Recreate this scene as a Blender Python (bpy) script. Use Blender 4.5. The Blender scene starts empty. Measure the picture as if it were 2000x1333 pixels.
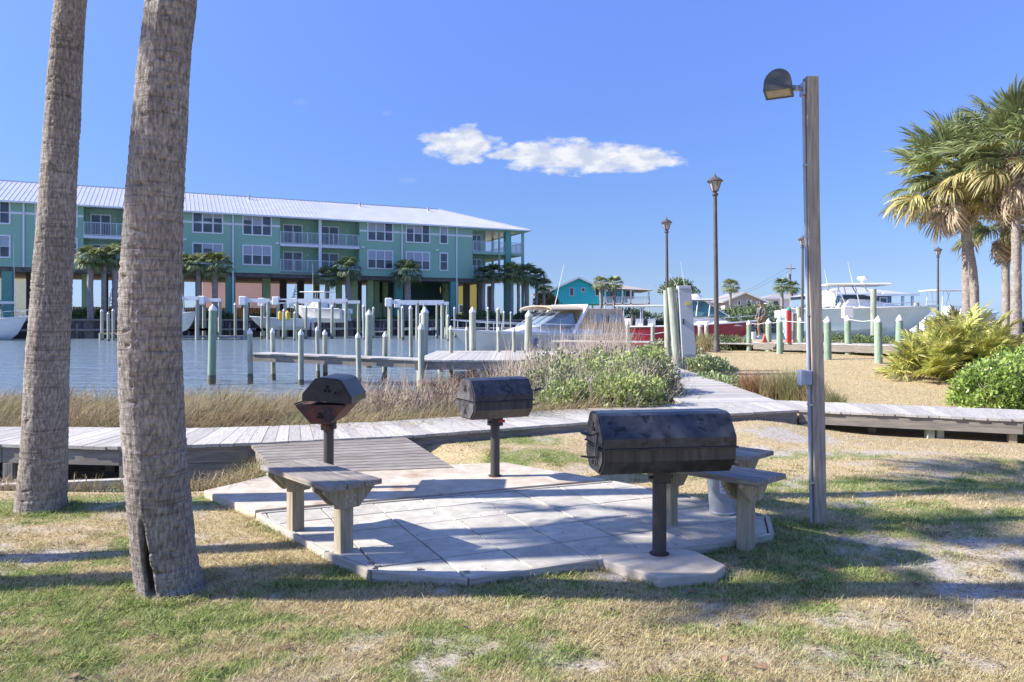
import bpy, bmesh, math, random
import numpy as np
from mathutils import Vector, Matrix, noise as mnoise
random.seed(7); rng = np.random.default_rng(7)
SC = bpy.context.scene; COL = SC.collection
# ------------------------------------------------------------------ camera
FX = 1450.0; HY = 627.0; CZ = 1.70           # focal length in photo pixels, horizon row, eye height
cam_d = bpy.data.cameras.new('camera'); cam = bpy.data.objects.new('camera', cam_d); COL.objects.link(cam)
cam.location = (0, 0, CZ); cam.rotation_euler = (math.radians(90), 0, 0)
cam_d.sensor_width = 36; cam_d.lens = 36*FX/2000; cam_d.shift_y = -(1333/2-HY)/2000; cam_d.clip_end = 3000; cam_d.clip_start = .05
SC.camera = cam
# ------------------------------------------------------------------ sky and sun
SUN_EL = 35.0; SUN_AZ = 4.5                  # light travels towards +X, turned a few degrees to +Y
W = bpy.data.worlds.new('World'); SC.world = W; W.use_nodes = True
nt = W.node_tree; nt.nodes.clear(); N = nt.nodes.new; L = nt.links.new
out = N('ShaderNodeOutputWorld'); bg = N('ShaderNodeBackground'); L(bg.outputs[0], out.inputs[0]); bg.inputs[1].default_value = .14
sky = N('ShaderNodeTexSky'); sky.sky_type = 'NISHITA'; sky.sun_disc = False
sky.sun_elevation = math.radians(SUN_EL); sky.altitude = 0; sky.air_density = 1.0; sky.dust_density = .3; sky.ozone_density = 3.0
sun_from = Vector((-math.cos(math.radians(SUN_AZ)), -math.sin(math.radians(SUN_AZ)), math.tan(math.radians(SUN_EL)))).normalized()
sky.sun_rotation = math.atan2(sun_from.x, sun_from.y)
def wmath(op, a, b=None, clamp=False):
    n = N('ShaderNodeMath'); n.operation = op; n.use_clamp = clamp
    for i, v in enumerate((a, b)):
        if v is None: continue
        if isinstance(v, (int, float)): n.inputs[i].default_value = v
        else: L(v, n.inputs[i])
    return n.outputs[0]
tint = N('ShaderNodeMix'); tint.data_type = 'RGBA'; tint.blend_type = 'MULTIPLY'; tint.inputs[0].default_value = 1
tc = N('ShaderNodeTexCoord'); sep = N('ShaderNodeSeparateXYZ'); L(tc.outputs['Generated'], sep.inputs[0])
L(sky.outputs[0], tint.inputs[6]); tr_ = N('ShaderNodeValToRGB'); L(sep.outputs[2], tr_.inputs[0]); L(tr_.outputs[0], tint.inputs[7])
tr_.color_ramp.elements[0].position = 0; tr_.color_ramp.elements[0].color = (.28, .39, .72, 1); tr_.color_ramp.elements[1].position = .85; tr_.color_ramp.elements[1].color = (1.05, 1.05, 1.4, 1)
for p_, c_ in ((.07, (.31, .365, .57, 1)), (.15, (.355, .42, .63, 1)), (.27, (.45, .51, .80, 1)), (.38, (.56, .61, .98, 1))): e_ = tr_.color_ramp.elements.new(p_); e_.color = c_
ys = wmath('MAXIMUM', sep.outputs[1], .05)
ca = wmath('DIVIDE', sep.outputs[0], ys); ce = wmath('DIVIDE', sep.outputs[2], ys)   # direction as slopes
comb = N('ShaderNodeCombineXYZ'); L(ca, comb.inputs[0]); L(wmath('MULTIPLY', ce, 1.9), comb.inputs[1])
nz = N('ShaderNodeTexNoise'); nz.inputs['Scale'].default_value = 24; nz.inputs['Detail'].default_value = 7; nz.inputs['Roughness'].default_value = .58; L(comb.outputs[0], nz.inputs['Vector'])
def blob(cx, cy, rx, ry):
    a = wmath('DIVIDE', wmath('SUBTRACT', ca, (cx-1000)/FX), rx/FX); b = wmath('DIVIDE', wmath('SUBTRACT', ce, (HY-cy)/FX), ry/FX)
    d = wmath('ADD', wmath('MULTIPLY', a, a), wmath('MULTIPLY', b, b))
    return wmath('SUBTRACT', 1.0, d)
env = blob(905, 283, 84, 36)
for b in ((992, 303, 52, 13), (1110, 306, 130, 36), (1225, 312, 114, 27), (1045, 292, 50, 20), (1160, 316, 170, 22)): env = wmath('MAXIMUM', env, blob(*b))
env = wmath('MAXIMUM', env, -1.0)
mask = wmath('MULTIPLY', wmath('ADD', wmath('MULTIPLY', wmath('SUBTRACT', nz.outputs[0], .5), 4.6), wmath('MULTIPLY', env, 1.25)), 1.25, True)
mask = wmath('MULTIPLY', mask, wmath('GREATER_THAN', env, -.95))
wisp = wmath('MAXIMUM', wmath('MAXIMUM', blob(588, 200, 16, 9), blob(756, 222, 14, 6)), blob(795, 352, 22, 8))
wisp = wmath('MULTIPLY', wmath('MULTIPLY', wmath('MAXIMUM', wisp, 0), nz.outputs[0]), .22, True)
mask = wmath('MAXIMUM', mask, wisp)
nz2 = N('ShaderNodeTexNoise'); nz2.inputs['Scale'].default_value = 34; nz2.inputs['Detail'].default_value = 5; L(comb.outputs[0], nz2.inputs['Vector'])
cr = N('ShaderNodeValToRGB'); cr.color_ramp.elements[0].position = .38; cr.color_ramp.elements[0].color = (2.3, 2.5, 3.1, 1)
cr.color_ramp.elements[1].position = .6; cr.color_ramp.elements[1].color = (3.45, 3.5, 3.6, 1); L(nz2.outputs[0], cr.inputs[0])
mx = N('ShaderNodeMix'); mx.data_type = 'RGBA'; L(wmath('MULTIPLY', mask, .93), mx.inputs[0]); L(tint.outputs[2], mx.inputs[6]); L(cr.outputs[0], mx.inputs[7])
L(mx.outputs[2], bg.inputs[0])
sd = bpy.data.lights.new('sun', 'SUN'); sun = bpy.data.objects.new('sun', sd); COL.objects.link(sun)
sd.energy = 4.9; sd.angle = math.radians(.55); sd.color = (1.0, .95, .87)
sun.rotation_euler = sun_from.to_track_quat('Z', 'Y').to_euler(); sun.location = (-20, -5, 20)
SC.view_settings.view_transform = 'Standard'; SC.view_settings.look = 'None'; SC.view_settings.gamma = 1; SC.view_settings.exposure = .98
SC.view_settings.use_curve_mapping = False
SC.render.engine = 'CYCLES'; SC.cycles.max_bounces = 6; SC.cycles.transparent_max_bounces = 6

# ------------------------------------------------------------------ helpers
def P(px, py, z=0.0):
    Y = (CZ-z)*FX/(py-HY); return Vector(((px-1000)*Y/FX, Y, z))
def Q(px, py, Y): return Vector(((px-1000)*Y/FX, Y, CZ-(py-HY)*Y/FX))
def sm(t, a, b):
    t = np.clip((t-a)/(b-a), 0, 1); return t*t*(3-2*t)
def vnoise(x, y, seed=0):
    xi = np.floor(x).astype(np.int64); yi = np.floor(y).astype(np.int64); xf = x-xi; yf = y-yi
    def h(a, b):
        n = (a*374761393+b*668265263+seed*1442695041) & 0xffffffff
        n = ((n ^ (n >> 13))*1274126177) & 0xffffffff
        return ((n ^ (n >> 16)) & 0xffff)/65535.0
    u = xf*xf*(3-2*xf); v = yf*yf*(3-2*yf)
    return (h(xi, yi)*(1-u)+h(xi+1, yi)*u)*(1-v)+(h(xi, yi+1)*(1-u)+h(xi+1, yi+1)*u)*v
def fbm(x, y, o=4, seed=0):
    s = 0; a = .5; t = 0
    for i in range(o): s = s+a*vnoise(x*2**i, y*2**i, seed+i*17); t += a; a *= .5
    return s/t

MATS = {}
def mat(name, c1, c2=None, rough=.7, scale=6, st=(1, 1, 1), bump=.0, metal=0, var=0.0, isl=0.0, c3=None, s3=1.5, t3=(.55, .7), detail=5, spec=.5, bscale=None, transl=0.0, coat=0, dist=.01):
    if name in MATS: return MATS[name]
    m = bpy.data.materials.new(name); m.use_nodes = True; t = m.node_tree; n = t.nodes.new; l = t.links.new
    b = t.nodes['Principled BSDF']; b.inputs['Roughness'].default_value = rough; b.inputs['Metallic'].default_value = metal
    b.inputs['Specular IOR Level'].default_value = spec
    if coat: b.inputs['Coat Weight'].default_value = coat; b.inputs['Coat Roughness'].default_value = .13
    c2 = c2 or tuple(v*.8 for v in c1)
    tcn = n('ShaderNodeTexCoord'); mp = n('ShaderNodeMapping'); mp.inputs['Scale'].default_value = st; l(tcn.outputs['Object'], mp.inputs[0])
    oi = n('ShaderNodeObjectInfo')
    addv = n('ShaderNodeVectorMath'); addv.operation = 'ADD'; l(mp.outputs[0], addv.inputs[0])
    sc_ = n('ShaderNodeVectorMath'); sc_.operation = 'SCALE'; sc_.inputs[0].default_value = (13, 7, 9); l(oi.outputs['Random'], sc_.inputs['Scale']); l(sc_.outputs[0], addv.inputs[1])
    nz = n('ShaderNodeTexNoise'); nz.inputs['Scale'].default_value = scale; nz.inputs['Detail'].default_value = detail; nz.inputs['Roughness'].default_value = .62; l(addv.outputs[0], nz.inputs['Vector'])
    r = n('ShaderNodeValToRGB'); r.color_ramp.elements[0].position = .36; r.color_ramp.elements[1].position = .64
    r.color_ramp.elements[0].color = (*c2, 1); r.color_ramp.elements[1].color = (*c1, 1); l(nz.outputs[0], r.inputs[0]); col = r.outputs[0]
    if c3:
        n3 = n('ShaderNodeTexNoise'); n3.inputs['Scale'].default_value = s3; n3.inputs['Detail'].default_value = 6; n3.inputs['Roughness'].default_value = .65; l(addv.outputs[0], n3.inputs['Vector'])
        mr = n('ShaderNodeMapRange'); mr.inputs[1].default_value = t3[0]; mr.inputs[2].default_value = t3[1]; l(n3.outputs[0], mr.inputs[0])
        mxx = n('ShaderNodeMix'); mxx.data_type = 'RGBA'; l(mr.outputs[0], mxx.inputs[0]); l(col, mxx.inputs[6]); mxx.inputs[7].default_value = (*c3, 1); col = mxx.outputs[2]
    def vary(col, src, amt):
        h = n('ShaderNodeHueSaturation'); mr = n('ShaderNodeMapRange'); mr.inputs[3].default_value = 1-amt; mr.inputs[4].default_value = 1+amt
        l(src, mr.inputs[0]); l(mr.outputs[0], h.inputs['Value']); l(col, h.inputs['Color']); return h.outputs[0]
    if var: col = vary(col, oi.outputs['Random'], var)
    if isl:
        g = n('ShaderNodeNewGeometry'); col = vary(col, g.outputs['Random Per Island'], isl)
    l(col, b.inputs['Base Color'])
    if bump:
        nb = nz
        if bscale:
            nb = n('ShaderNodeTexNoise'); nb.inputs['Scale'].default_value = bscale; nb.inputs['Detail'].default_value = 4; l(addv.outputs[0], nb.inputs['Vector'])
        bp = n('ShaderNodeBump'); bp.inputs['Strength'].default_value = bump; bp.inputs['Distance'].default_value = dist; l(nb.outputs[0], bp.inputs['Height']); l(bp.outputs[0], b.inputs['Normal'])
    if transl:
        tr = n('ShaderNodeBsdfTranslucent'); l(col, tr.inputs[0]); ms = n('ShaderNodeMixShader'); ms.inputs[0].default_value = transl
        l(b.outputs[0], ms.inputs[1]); l(tr.outputs[0], ms.inputs[2]); l(ms.outputs[0], t.nodes['Material Output'].inputs[0])
    MATS[name] = m; return m

def tag(o, label=None, cat=None, group=None, kind=None):
    if label: o['label'] = label
    if cat: o['category'] = cat
    if group: o['group'] = group
    if kind: o['kind'] = kind
    return o
def thing(name, loc=(0, 0, 0), rz=0, label=None, cat=None, group=None, kind=None):
    o = bpy.data.objects.new(name, None); COL.objects.link(o); o.location = loc; o.rotation_euler = (0, 0, rz); o.empty_display_size = .2
    return tag(o, label, cat, group, kind)
def np_mesh(name, V, F, m, smooth=False):
    me = bpy.data.meshes.new(name); V = np.ascontiguousarray(V, dtype=np.float32); F = np.ascontiguousarray(F, dtype=np.int32)
    me.vertices.add(len(V)); me.vertices.foreach_set('co', V.ravel())
    k = F.shape[1]; me.loops.add(F.size); me.loops.foreach_set('vertex_index', F.ravel())
    me.polygons.add(len(F)); me.polygons.foreach_set('loop_start', np.arange(0, F.size, k, dtype=np.int32))
    me.polygons.foreach_set('use_smooth', np.full(len(F), smooth, dtype=bool))
    me.update(calc_edges=True)
    if m: me.materials.append(m)
    return me
def link(name, me, parent=None, loc=None, rot=None):
    o = bpy.data.objects.new(name, me); COL.objects.link(o)
    if parent: o.parent = parent
    if loc is not None: o.location = loc
    if rot is not None: o.rotation_euler = rot
    return o
class MB:
    def __init__(s): s.v = []; s.f = []
    def add(s, vs, fs):
        k = len(s.v); s.v += [tuple(v) for v in vs]; s.f += [tuple(k+i for i in f) for f in fs]; return s
    def box(s, c, d, rz=0, M=None):
        x, y, z = (q/2 for q in d); vs = [Vector((a*x, b*y, e*z)) for a in (-1, 1) for b in (-1, 1) for e in (-1, 1)]
        R = Matrix.Rotation(rz, 3, 'Z') if M is None else M
        c = Vector(c); vs = [c+R@v for v in vs]
        return s.add(vs, [(0, 1, 3, 2), (4, 6, 7, 5), (0, 4, 5, 1), (2, 3, 7, 6), (0, 2, 6, 4), (1, 5, 7, 3)])
    def span(s, x0, x1, y0, y1, z0, z1): return s.box(((x0+x1)/2, (y0+y1)/2, (z0+z1)/2), (abs(x1-x0), abs(y1-y0), abs(z1-z0)))
    def tube(s, pts, r, n=8, cap=True):
        pts = [Vector(p) for p in pts]; rs = r if isinstance(r, (list, tuple)) else [r]*len(pts); k = len(s.v); up = Vector((0, 0, 1))
        for i, p in enumerate(pts):
            d = (pts[min(i+1, len(pts)-1)]-pts[max(i-1, 0)]).normalized()
            a = d.cross(up) if abs(d.dot(up)) < .95 else d.cross(Vector((0, 1, 0))); a.normalize(); b = d.cross(a)
            for j in range(n):
                t = 2*math.pi*j/n; s.v.append(tuple(p+(a*math.cos(t)+b*math.sin(t))*rs[i]))
        for i in range(len(pts)-1):
            for j in range(n):
                q = (j+1) % n; s.f.append((k+i*n+j, k+i*n+q, k+(i+1)*n+q, k+(i+1)*n+j))
        if cap: s.f.append(tuple(k+j for j in range(n))[::-1]); s.f.append(tuple(k+(len(pts)-1)*n+j for j in range(n)))
        return s
    def lathe(s, prof, c=(0, 0, 0), n=16):
        k = len(s.v)
        for r, z in prof:
            for j in range(n): t = 2*math.pi*(j+.5)/n; s.v.append((c[0]+r*math.cos(t), c[1]+r*math.sin(t), c[2]+z))
        for i in range(len(prof)-1):
            for j in range(n): q = (j+1) % n; s.f.append((k+i*n+j, k+i*n+q, k+(i+1)*n+q, k+(i+1)*n+j))
        s.f.append(tuple(k+j for j in range(n))[::-1]); s.f.append(tuple(k+(len(prof)-1)*n+j for j in range(n)))
        return s
    def prism(s, poly, z0, z1):
        n = len(poly); z0 = [z0]*n if not isinstance(z0, list) else z0; z1 = [z1]*n if not isinstance(z1, list) else z1
        vs = [(p[0], p[1], z0[i]) for i, p in enumerate(poly)]+[(p[0], p[1], z1[i]) for i, p in enumerate(poly)]
        return s.add(vs, [tuple(range(n))[::-1], tuple(range(n, 2*n))]+[(i, (i+1) % n, n+(i+1) % n, n+i) for i in range(n)])
    def extr(s, prof, x0, x1):          # profile in (y,z) swept along x
        n = len(prof); vs = [(x0, p[0], p[1]) for p in prof]+[(x1, p[0], p[1]) for p in prof]
        return s.add(vs, [tuple(range(n))[::-1], tuple(range(n, 2*n))]+[(i, (i+1) % n, n+(i+1) % n, n+i) for i in range(n)])
    def mesh(s, name, m, smooth=False):
        me = bpy.data.meshes.new(name); me.from_pydata(s.v, [], s.f)
        bm = bmesh.new(); bm.from_mesh(me); bmesh.ops.recalc_face_normals(bm, faces=bm.faces); bm.to_mesh(me); bm.free()
        if m: me.materials.append(m)
        if smooth:
            me.polygons.foreach_set('use_smooth', [True]*len(me.polygons)); me.set_sharp_from_angle(angle=math.radians(38))
        return me
    def build(s, name, m, parent=None, world=False, smooth=False, bevel=0):
        if world and parent is not None:
            Mi = (Matrix.Translation(parent.location) @ parent.rotation_euler.to_matrix().to_4x4()).inverted(); s.v = [tuple(Mi@Vector(v)) for v in s.v]
        o = link(name, s.mesh(name, m, smooth), parent)
        if bevel:
            b = o.modifiers.new('bevel', 'BEVEL'); b.width = bevel; b.segments = 2; b.limit_method = 'ANGLE'; b.angle_limit = math.radians(40)
        return o
def copy_tree(o, parent=None, **kw):
    c = o.copy(); COL.objects.link(c)
    if parent is not None: c.parent = parent
    for ch in list(o.children): copy_tree(ch, c)
    return c
def place(o, loc, rz=0, label=None, scale=None):
    o.location = loc; o.rotation_euler = (0, 0, rz)
    if label: o['label'] = label
    if scale: o.scale = (scale,)*3
    return o

# ------------------------------------------------------------------ materials
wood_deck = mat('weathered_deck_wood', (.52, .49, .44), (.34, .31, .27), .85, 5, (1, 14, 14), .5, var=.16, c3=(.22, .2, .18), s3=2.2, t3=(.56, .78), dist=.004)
wood_dark = mat('weathered_ramp_wood', (.34, .30, .255), (.18, .155, .13), .85, 5, (1, 14, 14), .55, var=.16, c3=(.42, .39, .35), s3=2.2, t3=(.55, .75), dist=.004)
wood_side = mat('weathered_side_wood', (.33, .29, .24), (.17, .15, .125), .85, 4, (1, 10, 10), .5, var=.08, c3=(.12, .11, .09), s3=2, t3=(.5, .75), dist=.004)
wood_post = mat('treated_post_wood', (.44, .38, .27), (.27, .23, .15), .85, 4, (12, 12, .8), .5, var=.06, c3=(.15, .13, .1), s3=1.5, t3=(.55, .75), dist=.004)
wood_grey = mat('grey_post_wood', (.44, .37, .29), (.25, .21, .165), .85, 4, (12, 12, .8), .6, var=.05, c3=(.12, .10, .085), s3=1.2, t3=(.55, .75), dist=.004)
concrete = mat('patio_concrete', (.55, .51, .43), (.41, .38, .315), .88, 9, bump=.3, var=.09, c3=(.36, .33, .28), s3=1.8, t3=(.5, .7), bscale=90, dist=.003)
concrete_old = mat('old_concrete', (.58, .51, .41), (.44, .37, .28), .9, 5, bump=.25, c3=(.30, .20, .11), s3=1.9, t3=(.54, .70), bscale=80, dist=.003)
pile_green = mat('treated_piling_green', (.43, .45, .36), (.29, .31, .24), .85, 4, (8, 8, 1), .4, var=.12, c3=(.20, .17, .12), s3=1.2, t3=(.5, .75))
white_paint = mat('white_paint', (.80, .80, .78), (.70, .70, .69), .5, 3)
white_gel = mat('white_gelcoat', (.80, .79, .76), (.72, .71, .68), .25, 2, coat=.3)
black_metal = mat('sooty_black_steel', (.030, .030, .034), (.014, .014, .016), .42, 7, bump=.25, c3=(.06, .045, .035), s3=4, t3=(.58, .72), bscale=60, dist=.002)
grey_metal = mat('galvanised_metal', (.45, .46, .48), (.36, .37, .39), .4, 9, metal=.7, bump=.05)
dark_iron = mat('dark_lamp_metal', (.10, .085, .075), (.07, .06, .055), .55, 5)
glass_dark = mat('window_glass', (.075, .085, .105), (.035, .04, .05), .06, .8, spec=.8)
sand = None
# ------------------------------------------------------------------ terrain
WZ = -.15
NEAR = [P(-420, 866, .3), P(0, 868, .3), P(230, 873, .3), P(484, 866, .3), P(785, 852, .3), P(1180, 822, .3), P(1560, 801, .3), P(2000, 820, .3), P(2500, 846, .3)]
NEAR = [Vector((p.x, p.y)) for p in NEAR]
def offset(pl, d):
    r = []
    for i, p in enumerate(pl):
        a = (pl[i]-pl[max(i-1, 0)]); b = (pl[min(i+1, len(pl)-1)]-pl[i])
        a = a.normalized() if a.length else b.normalized(); b = b.normalized() if b.length else a
        n = Vector((-(a+b).y, (a+b).x)).normalized(); c = n.dot(Vector((-a.y, a.x))); r.append(p+n*d/max(c, .5))
    return r
FAR = offset(NEAR, 1.38)
nx_ = np.array([p.x for p in NEAR]); ny_ = np.array([p.y for p in NEAR])
def walk_y(x): return np.interp(x, nx_, ny_)
SW = [(-200, 40), (-45.5, 76.6), (-16.6, 92.5), (3.6, 103), (30, 112), (90, 118), (260, 118)]     # foot of the far seawall
def sea_y(x): return np.interp(x, [p[0] for p in SW], [p[1] for p in SW])
def H(x, y):
    x = np.asarray(x, float); y = np.asarray(y, float)
    wy = walk_y(x)
    z = (fbm(x*.9, y*.9, 3, 5)-.5)*.05
    z = z-.30*sm(-x, 2.7, 3.6)*sm(y, 7.35, 8.0)                                   # lower marsh at the left, under the boardwalk
    z = z+.17*sm(y-wy, -1.9, -.15)*sm(x-(wy-y)*.95, -1.32, -.9)*(1-sm(x, 3.6, 5.2))*(1-sm(y-wy, .2, 1.6))
    z = z-.06*sm(x, 4, 6.5)*sm(y, 9.2, 10.4)*(1-sm(y, 12, 13))
    shore = np.interp(y, [10, 14, 18, 24, 30, 40, 60], [1.5, 2.2, 3.0, 4.6, 6.0, 8.6, 9.0])
    land = sm(x, shore-1.6, shore+1.0)                                            # 1 on the right bank
    back = sm(y, wy+1.2, wy+2.6)
    rise = .62*sm(y, 12.5, 25)
    fall = -.14*sm(y, wy+1.2, wy+2)-.75*sm(y, 14.2, 17.5)
    z = z*(1-back)+back*(land*(z+rise)+(1-land)*fall)
    z = z*(1-sm(y, 43, 47))-1.3*sm(y, 43, 47)
    z = z*(1-sm(-x, 14, 24)*sm(y, 6, 12))-1.0*sm(-x, 14, 24)*sm(y, 6, 12)
    far = sm(y-sea_y(x), .35, 1.2)
    return z*(1-far)+1.62*far
# patches of green and of bare sand, given where they lie in the lawn
GREEN = [(180, 985, 1.3, .35), (60, 1010, 1., .3), (470, 938, .7, .35), (160, 1200, .6, .25), (330, 1215, .8, .2), (60, 1170, .5, .2), (560, 1030, .3, .2), (930, 885, 1.1, .3), (1060, 905, .6, .25), (1500, 1080, .8, .45),
         (1590, 1040, .9, .5), (1400, 1150, .7, .2), (1750, 950, 1.4, .35), (1300, 1015, .4, .3), (1560, 890, .9, .3), (1650, 1130, .6, .2), (600, 1240, .5, .15), (1180, 860, .5, .2), (1880, 1010, .9, .3), (560, 1210, .4, .1), (520, 900, .5, .2)]
BARE = [(30, 1085, .75, .28, 1), (1850, 1085, 1.1, .5, 1), (1700, 1060, .5, .25, .8), (1550, 862, 1.0, .55, .9), (1480, 885, .7, .3, .9), (1700, 885, 1.2, .3, .7), (1130, 1295, .25, .12, 1), (1120, 872, .5, .2, .7), (1600, 1290, 1.3, .2, .45), (1960, 1150, .8, .3, .7), (700, 1098, .25, .12, .9),
        (440, 888, .5, .25, .8), (1230, 1125, .3, .1, .8), (20, 1035, .8, .15, .5), (1850, 1200, .8, .2, .5), (640, 1068, .3, .2, .6)]
def cover(x, y):
    g = np.zeros_like(x); b = np.zeros_like(x)
    w1 = fbm(x*2.2, y*2.2, 4, 3)-.5; w2 = fbm(x*3.1, y*3.1, 4, 9)-.5
    for px, py, rx, ry in GREEN:
        c = P(px, py); d = ((x-c.x)/rx)**2+((y-c.y)/ry)**2; g = np.maximum(g, np.clip(1.3-d+w1*2.2, 0, 1))
    g = np.clip(np.maximum(g, np.clip((fbm(x*1.1, y*1.6, 4, 21)-.53)*6, 0, .8)*(y < 9.5)), 0, 1)*(1-.8*sm(y, 11.5, 13))
    for px, py, rx, ry, s in BARE:
        c = P(px, py); d = ((x-c.x)/rx)**2+((y-c.y)/ry)**2; b = np.maximum(b, s*np.clip(.95-d+w2*2.6, 0, .9))
    b = np.maximum(b, np.clip((fbm(x*2.6, y*2.6, 4, 44)-.66)*5, 0, .5))
    b = b*(1-.85*sm(y, 11.3, 12.5)); hf = fbm(x*13, y*13, 3, 61)-.5; b = np.clip(b*1.15+hf*1.5*(b > .05), 0, 1); hg = fbm(x*10, y*10, 3, 67)-.5; g = np.clip(g+hg*2.2*(g > .05), 0, 1)
    return g, b
def axis(breaks):
    a = []
    for x0, x1, d in breaks: a += list(np.arange(x0, x1, d))
    a.append(breaks[-1][1]); return np.array(a)
ax = axis([(-900, -200, 70), (-200, -60, 10), (-60, -16, 2), (-16, -7, .4), (-7, 9, .085), (9, 22, .35), (22, 60, 2), (60, 200, 10), (200, 901, 70)])
ay = axis([(-300, -20, 40), (-20, 0, 4), (0, 3, .5), (3, 13, .085), (13, 30, .3), (30, 60, .7), (60, 125, 1.0), (125, 200, 12), (200, 1500, 100)])
GX, GY = np.meshgrid(ax, ay); GZ = H(GX, GY)
gm, bmk = cover(GX.ravel(), GY.ravel())
idx = np.arange(GX.size).reshape(GX.shape)
F = np.stack([idx[:-1, :-1], idx[:-1, 1:], idx[1:, 1:], idx[1:, :-1]], -1).reshape(-1, 4)
def ground_material(name, blades):
    m = bpy.data.materials.new(name); m.use_nodes = True; t = m.node_tree; n = t.nodes.new; l = t.links.new; b = t.nodes['Principled BSDF']
    b.inputs['Roughness'].default_value = .95; b.inputs['Specular IOR Level'].default_value = .2
    tcn = n('ShaderNodeTexCoord')
    def nzn(s, d=6, r=.65):
        q = n('ShaderNodeTexNoise'); q.inputs['Scale'].default_value = s; q.inputs['Detail'].default_value = d; q.inputs['Roughness'].default_value = r; l(tcn.outputs['Object'], q.inputs['Vector']); return q.outputs[0]
    def ramp(src, stops):
        r = n('ShaderNodeValToRGB'); e = r.color_ramp.elements
        while len(e) < len(stops): e.new(.5)
        for q, (p_, c) in zip(e, stops): q.position = p_; q.color = (*c, 1)
        l(src, r.inputs[0]); return r.outputs[0]
    def mix(f, a, c):
        q = n('ShaderNodeMix'); q.data_type = 'RGBA'; l(f, q.inputs[0])
        for i, v in ((6, a), (7, c)):
            if isinstance(v, tuple): q.inputs[i].default_value = (*v, 1)
            else: l(v, q.inputs[i])
        return q.outputs[2]
    ag = n('ShaderNodeAttribute'); ag.attribute_name = 'green'; ab = n('ShaderNodeAttribute'); ab.attribute_name = 'bare'
    if blades:
        g = n('ShaderNodeNewGeometry'); R = g.outputs['Random Per Island']
        straw = ramp(R, [(0, (.24, .18, .085)), (.2, (.45, .35, .17)), (.6, (.61, .52, .29)), (.85, (.73, .66, .43)), (1, (.42, .39, .15))])
        green = ramp(R, [(0, (.08, .12, .03)), (.4, (.24, .32, .08)), (.8, (.42, .47, .16)), (1, (.58, .52, .28))])
        col = mix(ag.outputs['Fac'], straw, green)
        col = mix(ab.outputs['Fac'], col, (.46, .40, .31))
        l(col, b.inputs['Base Color'])
        tr = n('ShaderNodeBsdfTranslucent'); l(col, tr.inputs[0]); ms = n('ShaderNodeMixShader'); ms.inputs[0].default_value = .3
        l(b.outputs[0], ms.inputs[1]); l(tr.outputs[0], ms.inputs[2]); l(ms.outputs[0], t.nodes['Material Output'].inputs[0])
        return m
    straw = ramp(nzn(38), [(.3, (.30, .22, .12)), (.45, (.42, .32, .18)), (.58, (.52, .41, .24)), (.72, (.62, .51, .33))])
    green = ramp(nzn(45), [(.3, (.08, .08, .03)), (.5, (.19, .23, .07)), (.7, (.34, .33, .14))])
    sandc = ramp(nzn(26, 9, .75), [(.3, (.16, .125, .10)), (.45, (.36, .31, .26)), (.6, (.54, .49, .42)), (.75, (.70, .66, .60))])
    col = mix(ag.outputs['Fac'], straw, green); col = mix(ab.outputs['Fac'], col, sandc)
    sp = n('ShaderNodeSeparateXYZ'); l(tcn.outputs['Object'], sp.inputs[0])       # mud below the waterline and in the marsh
    mr = n('ShaderNodeMapRange'); mr.inputs[1].default_value = .0; mr.inputs[2].default_value = -.2; l(sp.outputs[2], mr.inputs[0])
    col = mix(mr.outputs[0], col, (.12, .095, .065))
    l(col, b.inputs['Base Color'])
    bp = n('ShaderNodeBump'); bp.inputs['Strength'].default_value = .6; bp.inputs['Distance'].default_value = .012; l(nzn(30, 8, .7), bp.inputs['Height']); l(bp.outputs[0], b.inputs['Normal'])
    return m
me = np_mesh('ground', np.stack([GX.ravel(), GY.ravel(), GZ.ravel()], -1), F, ground_material('lawn_ground', False), True)
for nm, a in (('green', gm), ('bare', bmk)):
    at = me.attributes.new(nm, 'FLOAT', 'POINT'); at.data.foreach_set('value', a.astype(np.float32))
tag(link('ground', me), kind='structure')

# water: one sheet, ripples as relief
wm = bpy.data.materials.new('canal_water'); wm.use_nodes = True; t = wm.node_tree; n = t.nodes.new; l = t.links.new; b = t.nodes['Principled BSDF']
b.inputs['Base Color'].default_value = (.18, .23, .26, 1); b.inputs['Roughness'].default_value = .12; b.inputs['IOR'].default_value = 1.33
tcn = n('ShaderNodeTexCoord'); hs = []
for s, st in ((2.6, (.55, 1, 1)), (.7, (.4, 1, 1)), (9, (.6, 1, 1))):
    mp = n('ShaderNodeMapping'); mp.inputs['Scale'].default_value = st; mp.inputs['Rotation'].default_value = (0, 0, .25); l(tcn.outputs['Object'], mp.inputs[0])
    q = n('ShaderNodeTexNoise'); q.inputs['Scale'].default_value = s; q.inputs['Detail'].default_value = 3; l(mp.outputs[0], q.inputs['Vector']); hs.append(q.outputs[0])
a1 = n('ShaderNodeMath'); a1.operation = 'MULTIPLY_ADD'; l(hs[1], a1.inputs[0]); a1.inputs[1].default_value = 1.6; l(hs[0], a1.inputs[2])
a2 = n('ShaderNodeMath'); a2.operation = 'MULTIPLY_ADD'; l(hs[2], a2.inputs[0]); a2.inputs[1].default_value = .3; l(a1.outputs[0], a2.inputs[2])
bp = n('ShaderNodeBump'); bp.inputs['Strength'].default_value = 1; bp.inputs['Distance'].default_value = .16; l(a2.outputs[0], bp.inputs['Height']); l(bp.outputs[0], b.inputs['Normal'])
w = MB().add([(-900, -200, WZ), (900, -200, WZ), (900, 1400, WZ), (-900, 1400, WZ)], [(0, 1, 2, 3)]).build('water', wm)
tag(w, kind='structure')

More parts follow.
